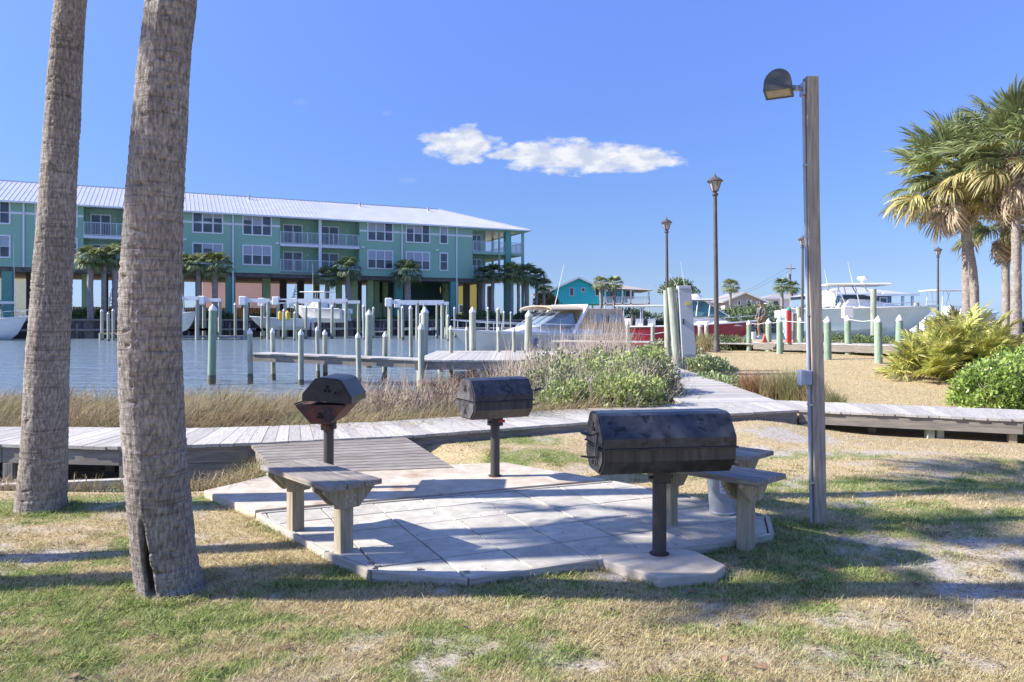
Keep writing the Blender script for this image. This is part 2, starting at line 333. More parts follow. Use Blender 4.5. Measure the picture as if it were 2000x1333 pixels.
# ------------------------------------------------------------------ boardwalk
def plank(pts, z, th, m, parent, name='plank', dz=None):
    """four plan corners (near0, near1, far1, far0) -> one board, its grain along local X"""
    pts = [Vector((p[0], p[1])) for p in pts]; c = sum(pts, Vector((0, 0)))/4; d = ((pts[3]+pts[2])-(pts[0]+pts[1])).normalized(); a = math.atan2(d.y, d.x)
    R = Matrix.Rotation(-a, 2); q = [R@(p-c) for p in pts]; zz = z if isinstance(z, (list, tuple)) else [z]*4; zc = sum(zz)/4
    mb = MB().prism([(p.x, p.y) for p in q], [v-th-zc for v in zz], [v-zc for v in zz])
    o = mb.build(name, m, parent); o.location = (c.x-parent.location.x, c.y-parent.location.y, zc-parent.location.z); o.rotation_euler = (0, 0, a); return o
def poly_at(pl, t):
    i = min(int(t), len(pl)-2); return pl[i].lerp(pl[i+1], t-i)
boardwalk = thing('boardwalk', (0, 0, 0), kind='structure')
cnt = 0
for s in range(len(NEAR)-1):
    Ls = (NEAR[s+1]-NEAR[s]).length; k = max(1, round(Ls/.148))
    for i in range(k):
        g = .004/Ls*s*0+.0035; t0 = (i)/k+g/Ls; t1 = (i+1)/k-g/Ls; j = random.uniform(-.012, .012)
        a, b_ = NEAR[s].lerp(NEAR[s+1], t0), NEAR[s].lerp(NEAR[s+1], t1); c, d = FAR[s].lerp(FAR[s+1], t1), FAR[s].lerp(FAR[s+1], t0)
        u = (a-d).normalized()*j; zz = .3+random.uniform(-.003, .003)
        plank([a+u, b_+u, c, d], zz, .035, wood_deck, boardwalk); cnt += 1
def fascia(a, b, z0, z1, th, m, parent, name='fascia_board', inset=0):
    a = Vector((a[0], a[1])); b = Vector((b[0], b[1])); d = (b-a); Ln = d.length; d.normalize(); nn = Vector((-d.y, d.x)); c = (a+b)/2+nn*(th/2+inset)
    mb = MB().box((0, 0, 0), (Ln, th, z1-z0)); o = mb.build(name, m, parent); o.location = (c.x-parent.location.x, c.y-parent.location.y, (z0+z1)/2-parent.location.z); o.rotation_euler = (0, 0, math.atan2(d.y, d.x)); return o
for s in range(len(NEAR)-1):
    Ls = (NEAR[s+1]-NEAR[s]).length; k = max(1, round(Ls/2.4))
    for i in range(k):
        a, b_ = NEAR[s].lerp(NEAR[s+1], i/k+.002), NEAR[s].lerp(NEAR[s+1], (i+1)/k-.002)
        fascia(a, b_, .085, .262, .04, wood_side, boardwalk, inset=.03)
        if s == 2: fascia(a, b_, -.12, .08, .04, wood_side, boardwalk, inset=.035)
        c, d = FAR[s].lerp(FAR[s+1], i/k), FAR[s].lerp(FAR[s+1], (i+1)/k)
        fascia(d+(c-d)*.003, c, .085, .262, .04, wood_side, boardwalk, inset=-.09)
        if i % 1 == 0:
            for q in (.1, 1.15):
                p = a+(d-a).normalized()*q
                MB().box((p.x, p.y, -.2), (.11, .11, .56)).build('support_post', wood_post, boardwalk)
pc = P(1832, 845, .0); fas = NEAR[6].lerp(NEAR[7], .62)
for k in range(2): MB().box((fas.x+.03+.14*k, fas.y+.14, -.05), (.1, .1, .3)).build('support_post', pile_green, boardwalk)
# small step at the far right
st_ = P(1985, 838, .16)
MB().box((st_.x+.9, st_.y-.05, .16), (2.0, .35, .05), -.3).build('step_board', wood_side, boardwalk, bevel=.004)
MB().box((st_.x+.02, st_.y+.12, .04), (.1, .1, .2), -.3).build('step_post', wood_post, boardwalk)
# branch path to the dock
side_path = thing('side_path', (0, 0, 0), kind='structure')
LP = [Vector((2.92, 12.45)), Vector((2.75, 16)), Vector((2.35, 20.6))]; RP = [Vector((4.62, 12.75)), Vector((4.42, 16)), Vector((4.05, 20.6))]; ZP = [.3, .42, .58]
for s in range(2):
    Ls = (RP[s+1]-RP[s]).length; k = round(Ls/.148)
    for i in range(k):
        t0 = i/k+.02/k; t1 = (i+1)/k-.03/k
        z0 = ZP[s]+(ZP[s+1]-ZP[s])*t0; z1 = ZP[s]+(ZP[s+1]-ZP[s])*t1; r = random.uniform(-.003, .003)
        plank([RP[s].lerp(RP[s+1], t1), RP[s].lerp(RP[s+1], t0), LP[s].lerp(LP[s+1], t0), LP[s].lerp(LP[s+1], t1)], [z1+r, z0+r, z0+r, z1+r], .035, wood_deck, side_path)
    for pl in (LP, RP):
        a, b_ = pl[s], pl[s+1]; mb = MB(); dd = .035 if pl is LP else -.07
        mb.add([(a.x+dd, a.y, ZP[s]-.22), (a.x+dd+.035, a.y, ZP[s]-.22), (b_.x+dd+.035, b_.y, ZP[s+1]-.22), (b_.x+dd, b_.y, ZP[s+1]-.22),
                (a.x+dd, a.y, ZP[s]-.04), (a.x+dd+.035, a.y, ZP[s]-.04), (b_.x+dd+.035, b_.y, ZP[s+1]-.04), (b_.x+dd, b_.y, ZP[s+1]-.04)],
               [(0, 1, 2, 3), (4, 5, 6, 7), (0, 1, 5, 4), (1, 2, 6, 5), (2, 3, 7, 6), (3, 0, 4, 7)]).build('side_board', wood_side, side_path)
# triangular infill where the path meets the boardwalk
j0 = offset(NEAR, 1.39); q = [Vector((2.92, 12.44)), Vector((4.62, 12.74))]
fa = FAR[5].lerp(FAR[6], .58); fb = FAR[6]
for k in range(4):
    t0, t1 = k/4, (k+.93)/4
    plank([fb.lerp(q[1], t1), fb.lerp(q[1], t0), fa.lerp(q[0], t0), fa.lerp(q[0], t1)], .296, .03, wood_deck, side_path)
# main dock
dock = thing('dock', (0, 0, 0), kind='structure')
DX0, DX1, DY0, DY1, DZ = -2.75, 4.3, 20.75, 27.3, .6
k = 47; dx = (DX1-DX0)/k
for i in range(k):
    x = DX0+i*dx; r = random.uniform(-.003, .003)
    plank([(x+.004, DY0), (x+dx-.004, DY0), (x+dx-.004, DY1), (x+.004, DY1)], DZ+r, .04, wood_deck, dock)
MB().box((.78, DY0+.06, DZ-.16), (7.0, .06, .22)).build('side_board', wood_side, dock)
MB().box((DX0+.06, (DY0+DY1)/2, DZ-.16), (.06, DY1-DY0-.3, .22)).build('side_board', wood_side, dock)
for x in (-2.6, -.8, 1.0, 2.8):
    for y in (DY0+.25, DY1-.3): MB().tube([(x, y, -1), (x, y, DZ-.05)], .1, 10).build('support_pile', pile_green, dock, smooth=True)
# finger pier running left from the dock
pier = thing('finger_pier', (0, 0, 0), label='narrow wooden finger pier reaching left from the dock over the canal', cat='pier')
pa, pb = Vector((-7.75, 22.0)), Vector((-2.55, 20.95)); za, zb = .74, .6; dr = (pb-pa).normalized(); pn = Vector((-dr.y, dr.x)); Lp = (pb-pa).length; k = int(Lp/.15)
for i in range(k):
    t0, t1 = i/k+.02/k, (i+1)/k-.04/k; z0 = za+(zb-za)*t0; z1 = za+(zb-za)*t1
    a, b_ = pa.lerp(pb, t0), pa.lerp(pb, t1); plank([a, b_, b_+pn*.9, a+pn*.9], [z0, z1, z1, z0], .035, wood_deck, pier)
for o_ in (.04, .84):
    a, b_ = pa+pn*o_, pb+pn*o_; mb = MB(); e = pn*.05
    mb.add([(a.x, a.y, za-.24), (a.x+e.x, a.y+e.y, za-.24), (b_.x+e.x, b_.y+e.y, zb-.24), (b_.x, b_.y, zb-.24), (a.x, a.y, za-.04), (a.x+e.x, a.y+e.y, za-.04), (b_.x+e.x, b_.y+e.y, zb-.04), (b_.x, b_.y, zb-.04)],
           [(0, 1, 2, 3), (4, 5, 6, 7), (0, 1, 5, 4), (1, 2, 6, 5), (2, 3, 7, 6), (3, 0, 4, 7)]).build('side_board', wood_side, pier)

# ramp from the boardwalk down to the patio
ramp = thing('ramp', (0, 0, 0), kind='structure')
RA, RB = P(487, 864, .3), P(786, 850, .3); RC, RD = P(886, 913, .075), P(545, 926, .075); k = 12
RA.y -= .012; RB.y -= .012
for i in range(k):
    t0, t1 = i/k+.004, (i+1)/k-.006
    a, b_, c, d = RA.lerp(RD, t0), RB.lerp(RC, t0), RB.lerp(RC, t1), RA.lerp(RD, t1)
    pts = [(d.x, d.y), (a.x, a.y), (b_.x, b_.y), (c.x, c.y)]
    plank([pts[0], pts[1], pts[2], pts[3]], [d.z, a.z, b_.z, c.z], .035, wood_dark, ramp)
for a, d in ((RA, RD), (RB, RC)):
    s = .05 if a is RA else -.09
    mb = MB(); mb.add([(a.x+s, a.y, -.05), (a.x+s+.04, a.y, -.05), (d.x+s+.04, d.y, -.05), (d.x+s, d.y, -.05), (a.x+s, a.y, a.z-.04), (a.x+s+.04, a.y, a.z-.04), (d.x+s+.04, d.y, d.z-.04), (d.x+s, d.y, d.z-.04)],
                      [(0, 1, 2, 3), (4, 5, 6, 7), (0, 1, 5, 4), (1, 2, 6, 5), (2, 3, 7, 6), (3, 0, 4, 7)]).build('side_board', wood_side, ramp)

# ------------------------------------------------------------------ patio
patio = thing('patio', (0, 0, 0), kind='structure'); PZ = .06
OUT = [P(505, 1003, PZ), P(1196, 941, PZ), P(1330, 967, PZ), P(1498, 1010, PZ), P(1506, 1043, PZ), P(1165, 1093, PZ), P(915, 1130, PZ), P(728, 1114, PZ), P(640, 1078, PZ)]
def clip(poly, a, b):     # keep the side left of a->b
    r = []
    for i in range(len(poly)):
        p, q_ = poly[i], poly[(i+1) % len(poly)]; sp = (b[0]-a[0])*(p[1]-a[1])-(b[1]-a[1])*(p[0]-a[0]); sq = (b[0]-a[0])*(q_[1]-a[1])-(b[1]-a[1])*(q_[0]-a[0])
        if sp >= 0: r.append(p)
        if (sp > 0 > sq) or (sp < 0 < sq): t = sp/(sp-sq); r.append((p[0]+(q_[0]-p[0])*t, p[1]+(q_[1]-p[1])*t))
    return r
hull = [(p.x, p.y) for p in OUT][::-1]      # counter-clockwise
ctr = (sum(p[0] for p in hull)/len(hull), sum(p[1] for p in hull)/len(hull))
inner = [(ctr[0]+(p[0]-ctr[0])*.985, ctr[1]+(p[1]-ctr[1])*.975) for p in hull]
if sum(inner[i][0]*inner[(i+1) % 9][1]-inner[(i+1) % 9][0]*inner[i][1] for i in range(9)) < 0: inner = inner[::-1]; hull = hull[::-1]
ang = math.radians(23.5); U = Vector((math.cos(ang), math.sin(ang))); V_ = Vector((-math.sin(ang+.05), math.cos(ang+.05))); O = Vector((P(915, 1130, PZ).x, P(915, 1130, PZ).y))
T = .455
for i in range(-9, 11):
    for j in range(-3, 10):
        c = O+U*(i*T)+V_*(j*T+.0); quad = [c, c+U*(T-.013), c+U*(T-.013)+V_*(T-.013), c+V_*(T-.013)]
        poly = [tuple(p) for p in quad]
        for e in range(9):
            poly = clip(poly, inner[e], inner[(e+1) % 9])
            if len(poly) < 3: break
        if len(poly) < 3: continue
        area = abs(sum(poly[a][0]*poly[(a+1) % len(poly)][1]-poly[(a+1) % len(poly)][0]*poly[a][1] for a in range(len(poly))))/2
        if area < .0008: continue
        cc = (sum(p[0] for p in poly)/len(poly), sum(p[1] for p in poly)/len(poly)); tl = random.uniform(-.004, .004); ty = random.uniform(-.004, .004); dz = random.uniform(-.003, .003)
        z1 = [PZ+dz+(p[0]-cc[0])*tl+(p[1]-cc[1])*ty for p in poly]
        o = MB().prism([(p[0]-cc[0], p[1]-cc[1]) for p in poly], [-.04]*len(poly), [z-.0 for z in z1]).build('paving_slab', concrete, patio, bevel=.003); o.location = (cc[0], cc[1], 0)
MB().prism(inner, -.06, .022).build('joint_bed', mat('joint_soil', (.12, .10, .07), (.06, .05, .04), .95, 30), patio)
edge_wood = mat('patio_edging_wood', (.50, .46, .39), (.33, .29, .24), .85, 4, (1, 12, 12), .5, var=.1, c3=(.25, .22, .17), s3=2, t3=(.55, .75), dist=.004)
for e in range(9):
    a, b_ = Vector(hull[e]), Vector(hull[(e+1) % 9]); d = (b_-a).normalized(); nn = Vector((-d.y, d.x)); Ln = (b_-a).length
    c = (a+b_)/2+nn*.015; kk = max(1, round(Ln/1.6))
    for i in range(kk):
        cc = a+d*(Ln*(i+.5)/kk)-nn*.005; o = MB().box((0, 0, 0), (Ln/kk-.004, .036, .13)).build('edging_board', edge_wood, patio, bevel=.004)
        o.location = (cc.x, cc.y, .001+random.uniform(-.004, .003)); o.rotation_euler = (0, 0, math.atan2(d.y, d.x))
for px, py in ((725, 1115), (737, 1122), (820, 1128), (912, 1135)):
    p = P(px, py, 0); MB().box((p.x, p.y-.02, .02), (.035, .03, .1), .2).build('edging_stake', wood_grey, patio)
slab = [P(398, 958, .07), P(498, 996, .07), P(1184, 936, .07), P(985, 903, .07), P(560, 920, .07)]
slabs = MB().prism([(p.x, p.y) for p in slab], -.04, .068).build('back_slab', concrete_old, patio, bevel=.008)
# round-cornered grill base beside the patio
base_pts = [P(1166, 1082, .06), P(1215, 1073, .06), P(1292, 1064, .06), P(1360, 1077, .06), P(1418, 1104, .06), P(1400, 1118, .06), P(1290, 1128, .06), P(1228, 1110, .06), P(1172, 1092, .06)]
footing = MB().prism([(p.x, p.y) for p in base_pts], -.05, .062).build('grill_footing', concrete_old, None, bevel=.012)
tag(footing, kind='structure')
kerb = MB(); ks = [P(-300, 965), P(0, 951), P(120, 946), P(238, 941), P(330, 937)]
for a, b_ in zip(ks[:-1], ks[1:]):
    d = (b_-a); Ln = d.length; kerb.box(((a+b_)/2+Vector((0, 0, -.02))), (Ln-.006, .09, .1), math.atan2(d.y, d.x))
tag(kerb.build('kerb', concrete, None, bevel=.005), kind='structure')
# ------------------------------------------------------------------ grills
rust = mat('rusty_steel', (.16, .055, .028), (.05, .03, .025), .8, 9, bump=.3, c3=(.03, .025, .025), s3=5, t3=(.5, .62))
pole_metal = mat('grill_pole_steel', (.085, .075, .07), (.045, .04, .038), .5, 6, st=(1, 1, .3), metal=.2, c3=(.13, .06, .035), s3=3, t3=(.6, .75))
grill_end = mat('grill_end_steel', (.16, .155, .15), (.07, .068, .068), .5, 8, metal=.3, bump=.2, c3=(.035, .03, .03), s3=5, t3=(.48, .6))
soot_grey = mat('grill_lid_steel', (.050, .052, .066), (.018, .019, .026), .34, 9, bump=.2, c3=(.010, .010, .012), s3=13, t3=(.56, .6), bscale=50, dist=.002)
drip = mat('greasy_drip_steel', (.06, .056, .055), (.018, .017, .017), .4, 16, st=(1, 1, .12), c3=(.16, .14, .13), s3=6, t3=(.62, .75))
def grill(loc, rz, Ln, hs, zb, label, open_=0.0, rusty=False, handle_side=-1):
    t = thing('park_grill', loc, rz, label, 'grill', 'charcoal grills on posts around the patio')
    h = Ln/2; D = .225*hs; d0 = .125*hs; z = lambda v: zb+v*hs
    body_m = rust if rusty else drip
    if rusty: prof = [(-d0*.72, z(0)), (d0*.72, z(0)), (D*1.02, z(.16)), (D*1.04, z(.175)), (-D*1.04, z(.175)), (-D*1.02, z(.16))]
    else: prof = [(-d0, z(0)), (d0, z(0)), (D, z(.1)), (D, z(.182)), (-D, z(.182)), (-D, z(.1))]
    MB().extr(prof, -h, h).build('firebox', body_m, t, bevel=.004)
    lp = [(-D-.006, z(.19)), (D+.006, z(.19)), (D+.006, z(.255)), (d0*1.0, z(.40)), (d0*.6, z(.414)), (-d0*.6, z(.414)), (-d0*1.0, z(.40)), (-D-.006, z(.255))]
    lid = MB().extr(lp, -h-.004, h+.004).build('lid', black_metal if rusty else soot_grey, t, bevel=.005)
    if open_: lid.rotation_euler = (open_, 0, 0); lid.location = (0, .0, .012)
    # raised folded end plates, rim round the edge
    for s in (-1, 1):
        x0 = s*(h+.004); m = grill_end if not rusty else black_metal
        MB().extr([(a*.90, z(.19)+(b-z(.19))*.93+.006) for a, b in lp], x0, x0+s*.007).build('lid_end_plate', m, lid if open_ else t, bevel=.002)
        if not rusty: MB().extr([(a*.90, z(.09)+(b-z(.09))*.86) for a, b in prof], x0, x0+s*.007).build('firebox_end_plate', m, t, bevel=.002)
        vm = MB(); c_ = z(.31)     # trefoil air vent
        for k in range(3):
            a = math.pi/2+k*2.094; vm.tube([(x0+s*.006, math.cos(a)*.022*hs, c_+math.sin(a)*.022*hs), (x0+s*.013, math.cos(a)*.022*hs, c_+math.sin(a)*.022*hs)], .016*hs, 10)
        vm.build('air_vent', mat('vent_hole', (.008, .008, .008), (.004, .004, .004), .9), lid if open_ else t)
        vm = MB()
        for k in range(3):
            a = math.pi/2+k*2.094; vm.tube([(x0+s*.004, math.cos(a)*.02*hs, z(.075)+math.sin(a)*.02*hs), (x0+s*.012, math.cos(a)*.02*hs, z(.075)+math.sin(a)*.02*hs)], .014*hs, 10)
        vm.build('air_vent', MATS['vent_hole'], t)
    rim = MB()
    for s in (-1, 1): rim.box((0, s*(D+.007), z(.186)), (Ln+.03, .014, .012))
    rim.build('seam_rim', black_metal, t, bevel=.002)
    # hinge plates and coil-spring handles
    s = handle_side
    hd = MB().tube([(s*h, -D*.55, z(.285)), (s*(h+.06), -D*.62, z(.275)), (s*(h+.085), -D*.62, z(.272))], .006, 8)
    hd.tube([(s*(h+.06), -D*.62, z(.275)), (s*(h+.15), -D*.75, z(.30))], .004, 6); hd.build('lid_handle', pole_metal, t, smooth=True)
    sp = MB(); pts = []
    for k in range(90):
        a = k*.9; pts.append((s*(h+.075+k*.0008), -D*.64-k*.0004+math.cos(a)*.012, z(.277)+k*.0003+math.sin(a)*.012))
    sp.tube(pts, .003, 5); sp.build('coil_grip', grill_end, t, smooth=True)
    hd = MB().tube([(s*h, -D*.35, z(.12)), (s*(h+.05), -D*.4, z(.115)), (s*(h+.13), -D*.5, z(.13))], .007, 8); hd.build('grate_handle', pole_metal, t, smooth=True)
    if not rusty:
        MB().box((s*(h+.016), -D*.30, z(.19)), (.008, .028, .20*hs), M=Matrix.Rotation(.32, 3, 'X')).build('hinge_lever', grill_end, t, bevel=.002)
        MB().box((s*(h+.024), -D*.52, z(.14)), (.007, .022, .19*hs), M=Matrix.Rotation(.5, 3, 'X')).build('hinge_lever', pole_metal, t, bevel=.002)
    # collar, pole
    cw = .065
    MB().box((0, 0, zb-.045), (cw*2, cw*1.9, .09)).build('swivel_collar', rust if rusty else black_metal, t, bevel=.006)
    bl = MB()
    for a in (-1, 1): bl.tube([(a*cw*1.35, -.02, zb-.05), (a*cw*.9, -.02, zb-.05)], .012, 8)
    bl.build('collar_bolt', pole_metal, t)
    MB().tube([(0, 0, .0), (0, 0, zb-.05)], .049 if hs > .95 else .045, 20).build('pole', pole_metal, t, smooth=True)
    MB().tube([(0, 0, .0), (0, 0, .012)], .07, 20).build('pole_collar', rust, t, smooth=True)
    return t
c = P(1290, 1086, .06)
g3 = grill((c.x+.0, c.y+.04, .055), math.radians(9), .93, 1.0, .60, 'large black hooded grill on the round footing at front right of the patio')
g3.children  # first from the camera
c = P(967, 930, .07)
g2 = grill((c.x, c.y, .065), math.radians(27), .66, 1.0, .625, 'closed black hooded grill with a sawn-off look standing at the back edge of the patio', handle_side=1)
g2['label'] = 'smaller closed black grill standing at the back edge of the patio'
MB().box((.045, -.068, .585), (.075, .004, .03)).build('red_sticker', mat('red_label', (.5, .05, .05), (.4, .04, .04), .5), g2)
c = Q(637, 960, 7.15)
g1 = grill((c.x, 7.25, .065), math.radians(88), .56, 1.02, .665, 'old grill with rusty firebox and slightly raised lid beside the ramp', open_=.07, rusty=True)
lid1 = [o for o in g1.children if o.name.startswith('lid')][0]
MB().add([(-.285, -.1, .875), (-.287, .02, .86), (-.288, .12, .868), (-.287, .16, .885), (-.286, .05, .91), (-.285, -.02, .94), (-.284, -.07, .92)], [(0, 1, 2, 3, 4, 5, 6)]).build('burnt_patch', mat('burnt_paint', (.40, .20, .11), (.12, .06, .04), .8, 30, c3=(.55, .42, .33), s3=25, t3=(.5, .6)), lid1)

# ------------------------------------------------------------------ benches
def bench(C, axis_ang, Ln, label, zt=.57, leg_at=(.16, .84), bottom=-.1):
    """C: seat corner nearest the camera on the inner side; axis runs along the seat"""
    t = thing('bench', (C[0], C[1], 0), axis_ang, label, 'bench', 'wooden benches beside the patio')
    w = .43
    for k in range(3):
        wd = w/3; o = MB().box((0, 0, 0), (Ln, wd-.008, .038)).build('seat_board', wood_dark, t, bevel=.004)
        o.location = (Ln/2, wd*(k+.5), zt-.019+random.uniform(-.001, .001))
    for f in leg_at:
        x = Ln*f
        o = MB().box((0, 0, (zt-.04+bottom)/2), (.102, .102, zt-.04-bottom)).build('leg', wood_post, t, bevel=.006); o.location = (x, w/2, 0)
        for s in (-1, 1):
            pr = [(w/2-.20, zt-.04), (w/2-.20, zt-.065), (w/2-.075, zt-.19), (w/2+.075, zt-.19), (w/2+.20, zt-.065), (w/2+.20, zt-.04)]
            o = MB().extr([(a, b) for a, b in pr], -.018, .018).build('bracket', wood_post, t, bevel=.003); o.location = (x+s*.071, 0, 0)
        bl = MB()
        for s in (-1, 1):
            for a, b in ((-.03, -.10), (.03, -.10), (0, -.14), (-.035, -.155), (.035, -.155)):
                bl.tube([(x+s*.087, w/2+a, zt+b), (x+s*.094, w/2+a, zt+b)], .008, 8)
        bl.build('bolt', grey_metal, t)
    return t
# left bench: seat corners read from the photo
A = P(642, 953, .57); B = P(507, 909, .57)
d = Vector((B.x-A.x, B.y-A.y)); a1 = math.atan2(d.y, d.x)
bl = bench((A.x, A.y), a1, d.length, 'weathered wooden bench at the left corner of the patio'); 
# seat lies to the right of A->B, so mirror across the axis
for o in bl.children: pass
bl.scale = (1, -1, 1)
A = P(1536, 925, .57); a2 = math.radians(134)
br = bench((A.x, A.y), a2, 1.05, 'weathered wooden bench nearest on the right, in front of the metal trash can', leg_at=(.2, .84))
A = P(1512, 881, .57)
b3 = bench((A.x, A.y), math.radians(135), 1.05, 'weathered wooden bench half hidden behind the large front grill', leg_at=(.2, .86))

# ------------------------------------------------------------------ trash can
c = P(1413, 1008, .06)
tcn_ = thing('trash_can', (c.x+.02, c.y+.1, .062), 0, 'small galvanised metal trash can with lid at the right corner of the patio', 'trash can')
gal = mat('galvanised_can', (.55, .57, .60), (.42, .44, .47), .38, 10, metal=.55, c3=(.33, .34, .36), s3=6)
prof = [(.105, 0), (.11, .012), (.108, .02), (.135, .36), (.142, .37), (.142, .385), (.135, .39)]
mb = MB(); n = 48
k0 = len(mb.v)
for r, z in prof:
    for j in range(n): rr = r*(1-.03*(j % 2)*(.03 < z < .36)); a = 2*math.pi*j/n; mb.v.append((rr*math.cos(a), rr*math.sin(a), z))
for i in range(len(prof)-1):
    for j in range(n): q_ = (j+1) % n; mb.f.append((i*n+j, i*n+q_, (i+1)*n+q_, (i+1)*n+j))
mb.f.append(tuple(range(n))[::-1]); mb.build('body', gal, tcn_, smooth=False)
MB().lathe([(.15, .375), (.152, .395), (.14, .41), (.07, .43), (.02, .435)], n=28).build('lid', gal, tcn_, smooth=True)
MB().tube([(-.045, 0, .43), (-.04, 0, .46), (.04, 0, .46), (.045, 0, .43)], .006, 8).build('lid_handle', grey_metal, tcn_, smooth=True)
lb = MB(); k = 8
for i in range(k+1):
    a = -math.pi/2-.46+i*.92/k
    for z in (.19, .30): r = .108+.027*(z-.02)/.34+.003; lb.v.append((r*math.cos(a), r*math.sin(a), z))
lb.f = [(2*i, 2*i+2, 2*i+3, 2*i+1) for i in range(k)]; lab = lb.build('label', mat('white_label', (.78, .79, .82), (.72, .73, .77), .6, 3), tcn_)
ln = MB()
for zz, a0, a1_ in ((.272, -.33, .33), (.245, -.38, -.04), (.245, .05, .36), (.218, -.3, .3)):
    a = a0
    while a < a1_:
        w_ = random.uniform(.03, .06)
        for z0, z1 in ((zz-.007, zz+.007),):
            q = []
            for aa, z in ((a, z0), (a+w_, z0), (a+w_, z1), (a, z1)): r = .108+.027*(z-.02)/.34+.0045; q.append((r*math.cos(-math.pi/2+aa), r*math.sin(-math.pi/2+aa), z))
            ln.add(q, [(0, 1, 2, 3)])
        a += w_+.02
ln.build('label_print', mat('grey_print', (.35, .37, .45), (.3, .32, .4), .6), lab)

# ------------------------------------------------------------------ wooden post with floodlight
base = P(1603, 1026, 0); bx, by = base.x, base.y+.05
post = thing('light_post', (bx, by, 0), 0, 'tall grey wooden post with a floodlight on top standing in the lawn', 'light post')
top = Q(1582, 152, by); tx = top.x-bx; tz = top.z
def post_x(z): return tx*z/tz
mb = MB(); ns = 14
for i in range(ns+1):
    z = -.2+(tz+.2)*i/ns; x = post_x(z)+.006*math.sin(z*1.9); w_ = .05
    for a, b in ((-1, -1), (1, -1), (1, 1), (-1, 1)): mb.v.append((x+a*w_, b*w_, z))
for i in range(ns):
    for j in range(4): q_ = (j+1) % 4; mb.f.append((4*i+j, 4*i+q_, 4*i+4+q_, 4*i+4+j))
mb.f += [(3, 2, 1, 0), tuple(4*ns+j for j in range(4))]
mb.build('post', wood_grey, post, bevel=.006)
pvc = mat('grey_conduit', (.36, .40, .47), (.30, .33, .40), .5, 4)
MB().tube([(post_x(z)-.066, -.02, z) for z in np.linspace(-.05, tz-.16, 12)], .014, 10).build('conduit', pvc, post, smooth=True)
for z in (.35, 1.0, 1.75, 2.4, 3.0): MB().box((post_x(z)-.060, -.02, z), (.03, .05, .018)).build('conduit_clip', grey_metal, post)
jb = Q(1582, 737, by).z
MB().box((post_x(jb)-.085, -.03, jb), (.06, .085, .12)).build('junction_box', pvc, post, bevel=.008)
MB().box((post_x(jb)-.135, -.04, jb), (.045, .10, .13)).build('outlet_cover', pvc, post, bevel=.01)
lz = tz-.10; lx = post_x(lz)
MB().tube([(lx-.05, 0, lz), (lx-.10, 0, lz+.01), (lx-.14, 0, lz+.02), (lx-.18, 0, lz+.0)], .017, 10).build('lamp_arm', grey_metal, post, smooth=True)
MB().box((lx-.065, 0, lz), (.025, .085, .11)).build('mounting_plate', grey_metal, post, bevel=.006)
MB().lathe([(.03, -.02), (.03, .02)], n=12).build('knuckle', grey_metal, post).location = (lx-.12, 0, lz+.01)
# half-round hood, open face looking down to the left
lampm = mat('floodlight_housing', (.085, .09, .085), (.06, .065, .06), .5, 4)
hood = thing('x'); bpy.data.objects.remove(hood)
mb = MB(); n = 14
prof = [(0.0, -.045)]+[(-.12+.12*math.cos(t), .15*math.sin(t)-.045) for t in np.linspace(0, math.pi, n)][0:]
mb = MB(); m_ = 12; Rr = .125
ring = [(Rr*math.cos(t)*1.0, Rr*1.15*math.sin(t)) for t in np.linspace(0, math.pi, m_)]
poly = ring+[(-Rr, -.05), (Rr, -.05)]
V0 = [(-.10, p[0], p[1]) for p in poly]; V1 = [(.09, p[0]*.96, p[1]*.96 if p[1] > 0 else p[1]) for p in poly]
k = len(poly)
mb.add(V0+V1, [tuple(range(k))[::-1], tuple(range(k, 2*k))]+[(i, (i+1) % k, k+(i+1) % k, k+i) for i in range(k)])
hd = mb.build('floodlight_housing', lampm, post, smooth=True, bevel=.005)
hc = Q(1521, 171, by); hd.location = (hc.x-bx, 0, hc.z); hd.rotation_euler = (.0, math.radians(12), math.radians(62)); hd.scale = (.88, .88, .88)
le = MB().box((0, 0, -.056), (.16, .22, .014)).build('lens', mat('floodlight_lens', (.45, .36, .24), (.3, .25, .18), .15, 6), hd)
fr = MB()
for a in (-1, 1): fr.box((0, a*.118, -.056), (.19, .018, .026)); fr.box((a*.088, 0, -.056), (.018, .25, .026))
fr.build('lens_frame', lampm, hd)

# ------------------------------------------------------------------ electrical cabinet on green posts
c = P(1322, 722, .3); gy = 18.9
cab = thing('power_pedestal', (Q(1320, 700, gy).x, gy, .2), 0, 'tall white electrical cabinet mounted on leaning green posts beside the path', 'electrical cabinet')
a = Q(1326, 722, gy); b_ = Q(1311, 562, gy)
MB().tube([(a.x, gy, .2), (b_.x, gy, b_.z)], [.115, .105], 14).build('post', pile_green, cab, world=True, smooth=True)
MB().tube([(a.x-.16, gy+.5, .2), (b_.x-.02, gy+.5, b_.z-.05)], [.085, .08], 14).build('post', pile_green, cab, world=True, smooth=True)
z0 = Q(0, 698, gy).z; z1 = Q(0, 559, gy).z; x0 = Q(1330, 0, gy).x; x1 = Q(1357, 0, gy).x
mb = MB(); sh = -.10
vs = []
for x, y, z in ((x0, gy-.16, z0), (x1, gy-.16, z0), (x1, gy+.12, z0), (x0, gy+.12, z0)): vs.append((x, y, z))
for x, y, z in ((x0+sh, gy-.16, z1), (x1+sh-.03, gy-.16, z1), (x1+sh-.03, gy+.12, z1), (x0+sh, gy+.12, z1)): vs.append((x, y, z))
mb.add(vs, [(0, 1, 2, 3), (4, 5, 6, 7), (0, 1, 5, 4), (1, 2, 6, 5), (2, 3, 7, 6), (3, 0, 4, 7)]).build('cabinet_box', mat('cabinet_paint', (.46, .48, .50), (.41, .43, .45), .45, 2), cab, world=True, bevel=.012)
MB().tube([Q(1336, 698, gy-.04), Q(1338, 726, gy-.04)], .035, 10).build('conduit', grey_metal, cab, world=True, smooth=True)
